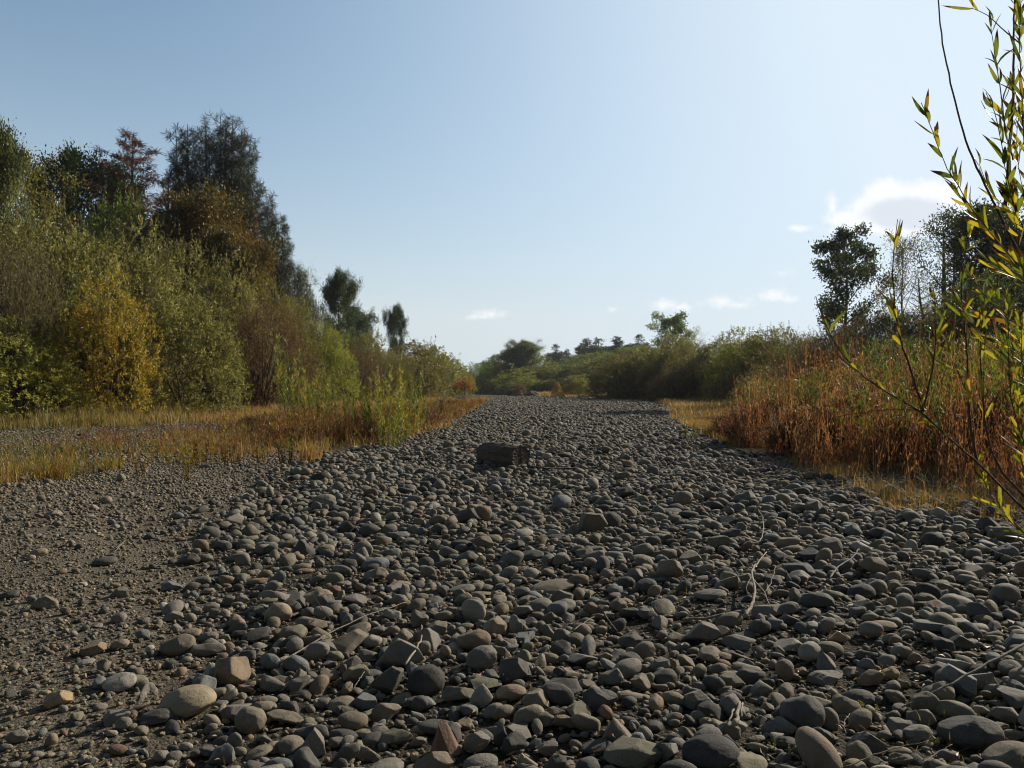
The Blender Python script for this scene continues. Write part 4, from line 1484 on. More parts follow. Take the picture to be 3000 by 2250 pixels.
def clumpy(P, rg, scale=1.0, lo=.15, hi=1.0):
    x, y = P[:, 0] * scale, P[:, 1] * scale
    f = np.sin(x * 1.9 + 1.3 * np.sin(y * .9)) + np.sin(y * 1.3 + 1.7 * np.sin(x * .7) + 2) + .7 * np.sin(x * 4.1 + y * 3.3) + .6 * np.sin(x * 2.2 - y * 5.1)
    p = np.clip(.5 + f * .3, 0, 1)
    return P[rg.random(len(P)) < lo + (hi - lo) * p]


rg = np.random.default_rng(11)
sets = []
# grass at the foot of the left hedge, the weed strip, the left channel edge
P = scatter([(-23, 24), (-13, 24), (-9, 30), (-9, 60), (-22, 60)], 5600, rg, 1)
P = clumpy(P, rg, .6, .1, 1)
sets.append(blades(P, rg.uniform(.12, .6, len(P)), .0006 * P[:, 1] + .003, 9, rg, base=.12, spread=.6))
P = scatter([(-10, 27), (-2.4, 22), (-2.5, 85), (-20, 85), (-16, 50)], 7000, rg, 1.2)
P = clumpy(P, rg, .7, .1, 1)
sets.append(blades(P, rg.uniform(.12, .55, len(P)), .0006 * P[:, 1] + .003, 9, rg, base=.12, spread=.6))
P = scatter([(-13, 14.5), (-13, 9), (-7.3, 9.9), (-5.8, 11.5), (-4.7, 14.2), (-5.5, 17), (-9, 17)], 1100, rg)
P = clumpy(P, rg, 1.2, -.7, .8)
sets.append(blades(P, rg.uniform(.08, .26, len(P)), .009, 12, rg, base=.07))
P = scatter([(-8.5, 15), (-4.7, 14.2), (-2.8, 16.8), (-2.4, 24), (-9.5, 27)], 1700, rg)
P = clumpy(P, rg, 1, -.4, .9)
sets.append(blades(P, rg.uniform(.12, .42, len(P)), .012, 10, rg, base=.09))
grass_obj('grass', sets, 'grass', 'straw-coloured dry grass along the left bank')
# right side
sets = []
P = scatter([(6.9, 31), (10, 44), (14.5, 72), (26, 72), (16, 40), (11, 30)], 5200, rg, 1)
P = clumpy(P, rg, .6, 0, 1)
sets.append(blades(P, rg.uniform(.12, .6, len(P)), .0006 * P[:, 1] + .003, 9, rg, base=.14, spread=.6))
P = scatter([(4.9, 16), (6.2, 16), (9, 30), (7.1, 31), (5.8, 24)], 1200, rg)
sets.append(blades(P, .22, .014, 10, rg))
P = scatter([(4.55, 9.4), (5.5, 7.6), (7.2, 6.9), (8.2, 8), (7, 11), (4.9, 13)], 560, rg)
P = clumpy(P, rg, 1.7, -.5, 1)
sets.append(blades(P, rg.uniform(.08, .4, len(P)), .0045, 20, rg, spread=1.0, base=.12))
P = scatter([(4.0, 7.4), (5.2, 6.2), (6.6, 6.3), (5.5, 8), (4.4, 9)], 130, rg)
sets.append(blades(P, .16, .005, 12, rg, spread=.8, base=.07))
P = scatter([(8, 100), (26, 96), (22, 140), (2, 138)], 2600, rg)
sets.append(blades(P, .6, .08, 8, rg, base=.2))
grass_obj('grass', sets, 'grass', 'straw-coloured dry grass along the right bank')
P = scatter([(-23, 22), (-13, 22), (-12, 27), (-19, 42), (-24, 42)], 4200, rg)
P = clumpy(P, rg, .8, -.1, 1)
sets = [blades(P, rg.uniform(.12, .75, len(P)) * rg.choice([.5, 1, 1.3], len(P)), .02, 9, rg, base=.2, spread=.6)]
P = scatter([(-12, 13), (-13, 9.5), (-7.8, 10.3), (-6.5, 12), (-9, 15)], 500, rg)
sets.append(blades(P, .2, .009, 10, rg))
P = scatter([(-16, 26), (-12, 14), (-6, 14.5), (-8, 22)], 420, rg)
sets.append(blades(P, rg.uniform(.05, .2, len(P)), .012, 9, rg, base=.12))
grass_obj('grass', sets, 'grass_green', 'greenish wild grass under the left hedge')
# rusty weeds
sets = []
P = scatter([(5.0, 17), (4.75, 12), (4.55, 9.8), (5.2, 8.4), (7.3, 7.3), (11, 8), (17, 20), (15, 27), (9.3, 27), (6.2, 20)], 10500, rg, .6)
P = clumpy(P, rg, 1.3, -.15, 1)
hh = np.interp(P[:, 0] - cobR(P[:, 1]) + .35, [0, .45, 1.2, 2.8, 5], [.28, .6, 1.1, 1.4, 1.7]) * (1 + .2 * np.sin(P[:, 0] * 2.1 + P[:, 1] * 1.3) + .16 * np.sin(P[:, 0] * 5 - P[:, 1] * 3))
hh *= rg.choice([.45, .8, 1.1, 1.4], len(P), p=[.3, .35, .27, .08])
sets.append(weeds(P, hh, rg, leaf=.055 + .0012 * P[:, 1], lw=.008 + .00055 * P[:, 1], per=18, stemw=.0026 + .00026 * P[:, 1], upright=1.6, top=.12))
P = scatter([(9, 25), (15, 27), (21, 42), (14.5, 42), (10.5, 33)], 2200, rg, .6)
sets.append(weeds(P, 1.2, rg, leaf=.11, lw=.03, per=16, stemw=.008, upright=1.2, top=.12))
grass_obj('weeds', sets, 'rust', 'rust-red dry weeds massed on the right bank', 'weeds')
sets = []
P = scatter([(-5.6, 14.2), (-3.0, 16.4), (-2.3, 24), (-2.3, 60), (-3.4, 60), (-4.6, 28), (-6.5, 22)], 2600, rg, 1)
P = clumpy(P, rg, 1.3, 0, 1)
sets.append(weeds(P, .5, rg, leaf=.06 + .001 * P[:, 1], lw=.010 + .0005 * P[:, 1], per=16, stemw=.003, upright=1.2, top=.1))
P = scatter([(-6.2, 17), (-3, 17), (-2.6, 26), (-6, 26)], 1500, rg)
sets.append(weeds(P, rg.uniform(.4, .9, len(P)), rg, leaf=.08, lw=.018, per=16, stemw=.005, upright=1.4, top=.1))
P = scatter([(-10, 15), (-5.2, 13.8), (-4.5, 18), (-10, 22)], 900, rg, 1)
P = clumpy(P, rg, 1.6, -.2, .9)
sets.append(weeds(P, .36, rg, leaf=.06, lw=.014, per=16, stemw=.003, upright=1.2, top=.1))
grass_obj('weeds', sets, 'rust_low', 'rust-red low weeds along the left channel edge', 'weeds')
sets = []
P = scatter([(-12, 11), (-12, 8.4), (-7.2, 9.9), (-5.7, 11.3), (-4.6, 14.1), (-3, 16.6), (-5.5, 18.5), (-8.5, 15)], 1300, rg)
P = clumpy(P, rg, 1.4, -.6, .9)
sets.append(weeds(P, rg.uniform(.12, .38, len(P)), rg, leaf=.065, lw=.014, per=18, stemw=.003, upright=1.2, top=.1))
P = scatter([(-7, 17), (-2.6, 18), (-2.5, 40), (-6, 40)], 700, rg, 1)
P = clumpy(P, rg, 1.0, -.3, 1)
sets.append(weeds(P, rg.uniform(.4, 1.0, len(P)), rg, leaf=.11, lw=.026, per=22, stemw=.004, upright=1.4, top=.3))
P = scatter([(5.4, 11), (7, 8.6), (14, 17), (13, 25), (7.5, 24)], 2600, rg)
P = clumpy(P, rg, .9, -.4, 1)
tall = P
P = scatter([(-22, 27), (-12.5, 26), (-14, 34), (-21, 36)], 420, rg)
sets.append(weeds(clumpy(P, rg, 1, -.2, 1), .75, rg, leaf=.12, lw=.03, per=18, stemw=.006, upright=1.3, top=.15))
grass_obj('weeds', sets, 'weed', 'yellow-green leafy weeds in the strip on the left bank', 'weeds')
sets = [weeds(tall, 1.5, rg, leaf=.10, lw=.018, per=30, stemw=.004, upright=1.4, top=.35)]
grass_obj('weeds', sets, 'tall_weed', 'tall green leafy weeds behind the rust-red ones on the right bank', 'weeds')


# ------------------------------------------------------------------ single small plants
def sapling(seed, H, stems, spread, leafy=.25, per=60, leaf=.13, lw=.028):
    rg = np.random.default_rng(seed)
    out = []
    for i in range(stems):
        mb = MB()
        a = rg.uniform(0, 6.28)
        b = np.array([math.cos(a), math.sin(a), 0]) * spread * rg.random() * .5
        h = H * (1 if i == 0 else rg.uniform(.5, .97))
        P = bez(b, [math.cos(a) * .16, math.sin(a) * .16, 1], h, .4, 8, .03, rg)
        mb.tube(P, np.linspace(.009, .003, 8), 4, False)
        n = per
        f = np.sort(leafy + (1 - leafy) * rg.random(n)) * 7
        k = np.minimum(f.astype(int), 6)
        B = P[k] + (P[k + 1] - P[k]) * (f - k)[:, None]
        az = np.arange(n) * 2.4
        d = unit(np.stack([np.cos(az), np.sin(az), np.full(n, 1.3)], 1) + rg.normal(0, .25, (n, 3)))
        out.append((mb.mesh('sapling_stem'), leaf_mesh('sapling_leaves', B, d, leaf * rg.uniform(.7, 1.3, len(B)), lw, rg, .12)))
    return out


SAPS = [sapling(200, 2.2, 7, .8, .2, 80, .13, .027), sapling(201, 2.2, 11, 1.0, .12, 80, .13, .027), sapling(202, 1.4, 14, .9, .05, 34), sapling(203, .5, 6, .2, .05, 26, .06, .014)]


def put_sap(k, px, base, top, label, mat='sapling', name='willow_sapling', s=1.0, group='tall green saplings at the left channel edge', stem='stem_pale'):
    p = ground(px * 1.3562, base * 1.3562)
    refH = (2.2, 2.2, 1.4, .5)[k]
    H = (base - top) / 1562 * p[1]
    t = empty(name, p, rng.uniform(0, 6.28), (H / refH * s, H / refH * s, H / refH))
    tag(t, label, 'plant', group)
    for sm_, lm_ in SAPS[k]:
        obj('leaves', lm_, M[mat], obj('stem', sm_, M[stem], t))


for k, px, b, tp, lab in [
        (0, 640, 925, 752, 'tall thin green sapling, leftmost of the sapling stand'), (0, 656, 930, 728, 'tallest green sapling with a leafy top'),
        (1, 674, 935, 775, 'bushy green sapling beside the tallest one'), (0, 700, 935, 830, 'short green sapling in the stand\'s left half'),
        (0, 740, 935, 796, 'lone green sapling in the middle of the stand'), (1, 770, 940, 835, 'low spread of green stems right of the lone sapling'),
        (1, 805, 955, 795, 'green sapling with yellowing lower leaves'), (1, 828, 950, 757, 'tallest sapling of the right-hand clump'),
        (1, 850, 958, 785, 'dense green sapling behind the bushy base'), (2, 843, 970, 880, 'bushy dark green base at the channel edge'),
        (1, 880, 948, 800, 'slim green sapling at the right end of the clump'), (0, 905, 925, 805, 'faint green sapling at the stand\'s right end'),
        (1, 790, 935, 862, 'small leafy sapling low in the right-hand clump'), (2, 862, 955, 900, 'low green tuft right of the bushy base')]:
    put_sap(k, px, b, tp, lab)
for px, b, tp, lab in [(622, 1002, 938, 'slim green weed left of the golden tuft'), (300, 1030, 985, 'lone small yellow weed on gravel'), (404, 1040, 985, 'thin red-stemmed weed on gravel'),
                       (490, 1000, 945, 'yellow-green weed on the gravel edge'), (505, 1003, 960, 'small red-stemmed weed at the gravel edge'), (560, 1000, 950, 'leafy weed two steps left of the golden tuft'),
                       (440, 998, 930, 'tall leafy weed in the strip'), (1958, 0, 0, '')]:
    if lab:
        put_sap(3, px, b, tp, lab, 'weed', 'weed_plant', 1.3, 'small weeds on the gravel', 'stem_red')
put_sap(3, 1487, 955, 905, 'small green weed at the right channel edge', 'sapling', 'weed_plant', 1.2, 'small weeds on the gravel')
put_sap(1, 1595, 935, 850, 'slender green sapling at the tip of the rusty weeds', 'sapling')
for px, b, tp, lab in [(2265, 2200, 2165, 'bright green sprig beside the huge charcoal boulder'), (2318, 2215, 2180, 'green creeping sprig right of the huge charcoal boulder'), (2520, 2092, 2050, 'green sprig beside the speckled dark dome'),
                       (2560, 2100, 2065, 'small yellow-green sprig right of the speckled dome'), (908, 1825, 1804, 'tiny green seedling among stones below the bark'), (2335, 1890, 1860, 'tiny green seedling left of the golden-tan stone'),
                       (2735, 2185, 2150, 'thin green sprig left of the huge sloping boulder')]:
    put_sap(3, px / 1.3562, b / 1.3562, tp / 1.3562, lab, 'sapling', 'green_sprig', 1.6, 'green sprigs among the cobbles')


def tuft(px, base, hpx, label, mat='grass', n=70, wd=.006, spread=.3, base_r=.06):
    p = ground(px * 1.3562, base * 1.3562)
    h = hpx / 1562 * p[1]
    rg = np.random.default_rng(int(px * 7 + base))
    V, Q, T, r = blades(np.array([[0., 0.]]), h, wd, n, rg, spread, base_r)
    V[:, 2] -= float(gz(0, 0)) - .0
    me = make_mesh('tuft', V, [Q, T], False, {'rnd': ('FLOAT', 'FACE', np.concatenate([r, r]))})
    tag(obj('grass_tuft', me, M[mat], loc=p), label, 'grass tuft', 'single grass tufts')


tuft(668, 998, 62, 'golden dry grass tuft standing alone before the saplings', n=150, wd=.012, spread=.45, base_r=.1)
tuft(8, 1045, 70, 'golden grass tuft at the left picture edge', n=90, wd=.009, base_r=.1)
tuft(100, 1032, 55, 'yellow-green grass tuft, second from the left edge', 'weed', n=90, wd=.009, base_r=.12)
tuft(140, 1036, 60, 'yellow-green spiky tuft in the weed strip', 'weed', n=90, wd=.008, base_r=.09)
tuft(235, 1015, 48, 'yellow tuft in the middle of the weed strip', 'weed', n=80, wd=.008, base_r=.09)
tuft(1300 / 1.3562, 925, 22, 'small orange grass tuft at the left channel edge', n=80, wd=.02, base_r=.2)
tuft(2620 / 1.3562, 1500 / 1.3562, 40, 'wispy straw tuft above the black-looking rock', n=90, wd=.004, spread=.7, base_r=.1)

BUSHLET = lambda: lib('bl', shrub, 95, H=2.2, Wd=1.7, lobes=12, twigs=1100, per=11, leaf=.085, lw=.020, twl=.32, wands=160, stems=36, upright=1.1, shell=.4)
BUSHLET2 = lambda: lib('bl2', shrub, 96, H=2.2, Wd=1.9, lobes=16, twigs=800, per=12, leaf=.11, lw=.024, twl=.36, wands=120, stems=26, upright=.6, shell=.5)
for i, (px, d, top, wd, mt, lab) in enumerate([
        (1588, 20, 872, 1.3, 'rust', 'rusty bush at the left tip of the right-bank weeds'), (1625, 17, 862, 1.3, 'rust', 'red-brown bushy weed, second from the tip of the weed bank'),
        (1672, 19, 838, 1.7, 'rust', 'taller red-brown bush behind the first weeds'), (1712, 14.5, 872, 1.2, 'rust', 'dense rusty bush at the edge of the cobbles'),
        (1745, 18, 800, 1.8, 'brown_olive', 'brown-green bush rising among the rusty weeds'), (1800, 13, 866, 1.1, 'rust', 'dark red bush above the straw grass'),
        (1815, 21, 765, 2.2, 'maroon_weed', 'tall maroon bush behind the rusty weeds'), (1860, 14, 800, 1.4, 'rust', 'broad rusty bush in the middle of the weed bank'),
        (1900, 18, 750, 2.0, 'tall_weed', 'green bush standing out of the rusty weeds'), (1940, 12, 850, 1.1, 'rust', 'orange-brown bush above the pale tufts'),
        (1980, 15, 770, 1.5, 'maroon_weed', 'maroon bush between two green ones'), (2020, 19, 730, 2.0, 'tall_weed', 'tall green bush behind the willow fork'),
        (2066, 12, 825, 1.2, 'rust', 'rusty bush behind the bending willow stem'), (2110, 15, 745, 1.6, 'tall_weed', 'yellow-green bush close to the willow stems'),
        (2150, 11, 800, 1.2, 'rust', 'red-brown bush near the right edge'), (2195, 14, 740, 1.6, 'brown_olive', 'brown bush cut by the right edge'),
        (1690, 24, 800, 2.0, 'maroon_weed', 'dark maroon bush left of the brown-green one'), (1640, 27, 815, 2.0, 'brown_olive', 'brown-olive bush at the back of the weed tip')]):
    put('weed_bush', BUSHLET() if i % 2 else BUSHLET2(), (M['stem_red'], M[mt]), px, d, top, wd, lab, 'bush', 'bushy weeds on the right bank', 2, 2)
for i, (px, d, top, wd, mt, lab) in enumerate([
        (668, 21, 885, 1.6, 'rust_low', 'rusty low bush under the tallest left sapling'), (720, 22, 880, 1.6, 'rust_low', 'rusty low bush under the lone sapling'),
        (765, 20, 890, 1.3, 'maroon', 'dark red low bush at the foot of the sapling stand'), (905, 24, 872, 1.8, 'rust_low', 'rusty low bush at the right end of the sapling stand'),
        (940, 30, 868, 2.0, 'brown_olive', 'brown low bush along the left channel edge'), (610, 22, 892, 1.6, 'weed', 'orange-yellow low bush left of the saplings'),
        (560, 24, 890, 1.8, 'rust_low', 'rusty low bush farther left of the saplings'), (965, 42, 858, 2.6, 'rust_low', 'reddish low bush before the seed-head plant')]):
    put('weed_bush', BUSHLET() if i % 2 else BUSHLET2(), (M['stem_red'], M[mt]), px, d, top, wd, lab, 'bush', 'bushy weeds on the left bank', 2, 2)
for px, b, h, lab in [(1872, 1062, 52, 'pale straw tuft at the left end of the near straw grass'), (1918, 1082, 60, 'pale bent straw tuft above the cobbles'), (1962, 1090, 46, 'low golden tuft beside the bent one'),
                      (2010, 1088, 62, 'largest pale tuft of the near straw grass'), (2062, 1098, 44, 'golden tuft right of the largest pale one'), (2112, 1096, 52, 'straw tuft by the willow foot'),
                      (1812, 1030, 36, 'small straw tuft below the dark red bush'), (1735, 1002, 30, 'small golden tuft at the edge of the weed bank')]:
    tuft(px, b, h, lab, n=110, wd=.0045, spread=.75, base_r=.13)

# orange seed-head plant at the end of the left bank
mset = lib('op', shrub, 90, H=2.4, Wd=3, lobes=8, twigs=700, per=10, leaf=.16, lw=.07, twl=.35, wands=60, stems=40, bare=.45, upright=1.0)
put('seed_head_plant', mset, (M['stem_red'], M['orange_plant']), 1001, 72, 810, 2.6, 'orange-brown seed-head plant at the tip of the left bank', 'plant', None, 2.4, 3)


# ------------------------------------------------------------------ the log
def log_mat():
    m, t = new_mat('weathered_log')
    tcd = t.n('ShaderNodeTexCoord')
    mp = t.n('ShaderNodeMapping', ins={'Vector': tcd.outputs['Object'], 'Scale': (1.2, 14, 14)})
    n1 = t.noise(mp.outputs[0], 3.0, 6, .7)
    n2 = t.noise(tcd.outputs['Object'], 5, 4, .6)
    c = t.ramp(n1, [(.3, (.035, .029, .023)), (.5, (.10, .08, .06)), (.72, (.2, .165, .125))])
    c = t.mix(t.smooth(n2, .45, .65), c, (.075, .055, .035))
    bp = t.n('ShaderNodeBump', ins={'Strength': 1.0, 'Distance': .02, 'Height': n1})
    p = t.n('ShaderNodeBsdfPrincipled', ins={'Base Color': c, 'Roughness': .9, 'Normal': bp.outputs[0]})
    o = t.n('ShaderNodeOutputMaterial')
    t.link(p.outputs[0], o.inputs[0])
    m2, t = new_mat('cut_end_grain')
    tcd = t.n('ShaderNodeTexCoord')
    sp = t.n('ShaderNodeSeparateXYZ', ins={0: tcd.outputs['Object']})
    ang = t.m('ARCTAN2', sp.outputs[2], sp.outputs[1])
    rad = t.m('SQRT', t.m('ADD', t.m('MULTIPLY', sp.outputs[1], sp.outputs[1]), t.m('MULTIPLY', sp.outputs[2], sp.outputs[2])))
    cv = t.n('ShaderNodeCombineXYZ', ins={0: t.m('MULTIPLY', ang, 5.5), 1: t.m('MULTIPLY', rad, 8)})
    nn = t.noise(cv.outputs[0], 2.2, 4, .6)
    rings = t.n('ShaderNodeTexNoise', ins={'Vector': t.n('ShaderNodeCombineXYZ', ins={0: t.m('MULTIPLY', rad, 60)}).outputs[0], 'Scale': 1.0, 'Detail': 3})
    c = t.ramp(nn, [(.38, (.025, .022, .018)), (.5, (.12, .10, .078)), (.7, (.21, .18, .14))])
    c = t.mix(t.m('MULTIPLY', rings.outputs[0], .5), c, (.08, .065, .05))
    bp = t.n('ShaderNodeBump', ins={'Strength': .8, 'Distance': .012, 'Height': nn})
    p = t.n('ShaderNodeBsdfPrincipled', ins={'Base Color': c, 'Roughness': .9, 'Normal': bp.outputs[0]})
    o = t.n('ShaderNodeOutputMaterial')
    t.link(p.outputs[0], o.inputs[0])
    return m, m2


M['log'], M['log_end'] = log_mat()
rg = np.random.default_rng(5)
pl = ground(1455, 1368)
LR, LL_ = .195, .86
lt = empty('log', (pl[0] + .09, pl[1] + .16, pl[2] + LR * .86), R(-45))
tag(lt, 'dark weathered cut log lying alone on the river stones', 'log')
# body: a barrel of rings with bark ridges; the bark leaves a rim round the sunken cut end
ns, nr = 72, 26
th = np.arange(ns) / ns * 2 * math.pi
xs = np.linspace(-LL_ / 2, LL_ / 2, nr)
ridge = .005 * np.sin(th * 5 + 1) + .004 * np.sin(th * 11 + 2) + np.convolve(rg.normal(0, .008, ns), [.25, .5, .25], 'same')
oval = 1 + .04 * np.cos(2 * th + .4)
V = []
for i, x in enumerate(xs):
    rr = LR * oval * (1 + .03 * math.sin(x * 5 + 1)) + ridge + .004 * np.sin(x * 30 + th * 4)
    V.append(np.stack([np.full(ns, x) + .006 * np.sin(th * 7) * (abs(x) > .42), rr * np.cos(th), rr * np.sin(th)], 1))
for sx, dx, k in ((1, -.0, .93), (1, -.02, .91)):
    pass
V = np.vstack(V)
mb = MB()
ii = np.arange(nr - 1)[:, None] * ns
jj = np.arange(ns)[None]
kk = (jj + 1) % ns
mb.add(V, np.stack([ii + jj, ii + kk, ii + kk + ns, ii + jj + ns], -1).reshape(-1, 4))
obj('bark', mb.mesh('log_bark'), M['log'], lt)


def disc(x, sgn, k=.975):
    mb = MB()
    V, Q = [], []
    rings_ = [1.0, .94, .8, .6, .4, .2, .03]
    for q, f in enumerate(rings_):
        rr = (LR * oval + ridge) * f * k
        dep = .012 * (f < .99) + rg.normal(0, .003, ns) * (f < .99) + .006 * np.sin(th * 17) * (f < .9)
        V.append(np.stack([x - sgn * dep, rr * np.cos(th), rr * np.sin(th)], 1))
    for q in range(len(rings_) - 1):
        i0 = q * ns
        Q.append(np.stack([i0 + jj[0], i0 + kk[0], i0 + kk[0] + ns, i0 + jj[0] + ns], -1))
    mb.add(np.vstack(V), np.vstack(Q))
    return mb.mesh('log_cut')


obj('cut_end', disc(LL_ / 2 - .004, 1), M['log_end'], lt)
obj('cut_end', disc(-LL_ / 2 + .004, -1), M['log_end'], lt)
# split slivers of bark standing off the top
mb = MB()
for (x0, x1, a0, hgt) in ((-.14, .22, 1.45, .03), (.0, .36, 1.2, .018), (-.40, .0, 1.7, .012)):
    n = 14
    X_ = np.linspace(x0, x1, n)
    up_ = LR + hgt * np.sin(np.linspace(.35, 2.9, n)) * (1 + rg.normal(0, .15, n)) + .008
    for s in range(n - 1):
        pass
    A = np.stack([X_, up_ * math.cos(a0), up_ * math.sin(a0)], 1)
    Bp = np.stack([X_, (LR - .01) * np.cos(a0 - .2) * np.ones(n), (LR - .01) * np.sin(a0 - .2) * np.ones(n)], 1)
    Cp = np.stack([X_, (LR - .01) * np.cos(a0 + .35) * np.ones(n), (LR - .01) * np.sin(a0 + .35) * np.ones(n)], 1)
    V = np.vstack([A, Bp, Cp])
    i = np.arange(n - 1)
    Q = np.vstack([np.stack([i, i + 1, i + 1 + n, i + n], -1), np.stack([i, i + 2 * n, i + 1 + 2 * n, i + 1], -1)])
    mb.add(V, Q)
obj('bark_sliver', mb.mesh('log_sliver'), M['log'], lt)


# ------------------------------------------------------------------ sticks and driftwood
def wood(name, pts, rad, mat, label, cat='stick', group='dead sticks on the stones', forks=(), lift=.05):
    """pts: photo pixels on the ground; rad in photo px"""
    def line(pts, r0, r1, lf):
        P = []
        for i, (x, y) in enumerate(pts):
            l_ = lf[i] if isinstance(lf, (list, tuple)) else lf
            P.append(ground(x, y, l_))
        P = np.array(P)
        # resample smoothly
        t = np.linspace(0, len(P) - 1, (len(P) - 1) * 5 + 1)
        Q = np.stack([np.interp(t, np.arange(len(P)), P[:, k]) for k in range(3)], 1)
        if len(P) > 2:
            for _ in range(3):
                Q[1:-1] = .25 * Q[:-2] + .5 * Q[1:-1] + .25 * Q[2:]
        Q[1:-1] += rng.normal(0, .0018 * max(1, P[0, 1] / 4), Q[1:-1].shape)
        s = P[:, 1].mean()
        return Q, .68 * np.linspace(r0, r1, len(Q)) / F * s * rng.uniform(.88, 1.12, len(Q))
    c = ground(*pts[0], lift if not isinstance(lift, (list, tuple)) else lift[0])
    mb = MB()
    Q, r = line(pts, rad[0], rad[1], lift)
    mb.tube(Q - c, r, 7)
    o = obj(name, mb.mesh(name), M[mat], loc=c)
    tag(o, label, cat, group)
    for fp, fr in forks:
        mb = MB()
        Q, r = line(fp, fr[0], fr[1], lift)
        mb.tube(Q - c, r, 6)
        obj('side_twig', mb.mesh('side_twig'), M[mat], o)
    return o


wood('stick', [(814, 1943), (1000, 1834), (1110, 1790), (1192, 1764)], (3.4, 1.6), 'driftwood', 'long straight pale stick lying across the stones left of centre', lift=[.05, .085, .08, .07])
wood('stick', [(1235, 1832), (1237, 1864), (1221, 1900), (1187, 1947)], (3.0, 5.0), 'driftwood', 'short curved pale stick in front of the rounded grey cube', lift=.07)
wood('branch', [(2183, 1805), (2208, 1762), (2212, 1717), (2199, 1672), (2222, 1645), (2246, 1617)], (6.5, 2.8), 'driftwood', 'forked bleached branch on the right-hand cobbles', 'branch', lift=.10,
     forks=[([(2210, 1700), (2244, 1740), (2258, 1785)], (3.2, 1.6)), ([(2199, 1674), (2160, 1640), (2120, 1615)], (2.0, .9)), ([(2196, 1680), (2150, 1690), (2090, 1708)], (2, .9)), ([(2240, 1735), (2262, 1700), (2272, 1660)], (1.8, .9)), ([(2200, 1690), (2186, 1720), (2192, 1745)], (1.6, .8))])
wood('stick', [(2222, 1493), (2237, 1520), (2237, 1556), (2226, 1586), (2194, 1593)], (2.0, 1.8), 'driftwood', 'hooked white stick at the upper right of the cobbles', lift=.08)
wood('stick', [(2246, 1497), (2269, 1515), (2294, 1556)], (1.2, 1.6), 'driftwood', 'thin arching white twig beside the hooked stick', lift=.08)
wood('stick', [(365, 1584), (350, 1600), (335, 1617)], (1.6, 1.2), 'driftwood', 'short white twig on the left gravel', lift=.03)
wood('stick', [(2642, 2072), (2769, 2011), (2873, 1957), (3000, 1884), (3090, 1835)], (3.0, 7.5), 'driftwood_grey', 'long grey stick slanting in from the right edge', lift=[.04, .09, .11, .14, .16])
wood('stick', [(2466, 2250), (2560, 2212), (2633, 2187), (2720, 2168)], (3.0, 1.6), 'stem_red', 'thin reddish runner stem along the bottom right', lift=.06)
wood('driftwood', [(2167, 2056), (2162, 2085), (2154, 2122)], (6, 9), 'driftwood', 'short split chunk of pale driftwood', 'driftwood', lift=.06, forks=[([(2150, 2078), (2135, 2112)], (4, 2.5)), ([(2176, 2060), (2172, 2100)], (4, 3))])
wood('stick', [(2430, 1694), (2457, 1658), (2497, 1636), (2515, 1609)], (3.4, 2.0), 'driftwood_grey', 'crooked grey stick left of the big dark round boulder', lift=.08)
wood('stick', [(1789, 1791), (1770, 1799), (1787, 1820), (1809, 1850)], (2, 1.2), 'driftwood', 'small bent pale twig in midstream', lift=.07)
wood('stick', [(1680, 1846), (1712, 1823), (1741, 1807)], (2.0, 1.4), 'driftwood', 'thin straight twig left of the bent one', lift=.07)
wood('driftwood', [(2000, 1814), (2060, 1812), (2131, 1800), (2185, 1788)], (5, 8), 'driftwood_grey', 'long low grey driftwood piece left of the forked branch', 'driftwood', lift=.05)
wood('stick', [(2787, 1563), (2880, 1600), (3005, 1651)], (1.8, 1.8), 'driftwood_grey', 'thin straight stem below the dry grass at the right edge', lift=.09)
wood('stick', [(911, 1735), (935, 1770), (981, 1835)], (2.0, 1.6), 'dark_wood', 'dark thin twig crossing below the orange-tan loaf stone', lift=.10)
wood('stick', [(1068, 1968), (1050, 1992), (1034, 2018)], (2.2, 1.8), 'driftwood_grey', 'small grey twig left of the large charcoal boulder', lift=.06)
wood('stick', [(1545, 1368), (1600, 1372), (1680, 1372), (1760, 1374)], (4.0, 2.0), 'dark_wood', 'dark straight branch on the stones right of the log', lift=.07)
wood('driftwood', [(228, 1274), (250, 1276), (275, 1270)], (5, 3), 'dark_wood', 'dark broken wood on the strip of gravel behind the weeds', 'driftwood', lift=.06)
wood('driftwood', [(-8, 1308), (10, 1306), (26, 1303)], (4, 2.5), 'dark_wood', 'dark wood scrap at the left picture edge', 'driftwood', lift=.05)
wood('stick', [(2320, 1700), (2300, 1670), (2306, 1650)], (1.4, 1.0), 'driftwood_grey', 'tiny hooked twig right of the forked branch', lift=.06)
wood('stick', [(2700, 2240), (2750, 2200), (2790, 2180)], (2.2, 1.2), 'driftwood_grey', 'short grey twig before the huge sloping boulder', lift=.06)
wood('stick', [(2480, 2150), (2470, 2125), (2490, 2090)], (1.8, 1.0), 'driftwood', 'thin pale twig left of the furrowed boulder', lift=.09)
wood('stick', [(340, 1262), (430, 1253), (470, 1246)], (1.6, 1.0), 'dark_wood', 'dark bent branch on the far gravel before the hedge', lift=.10)


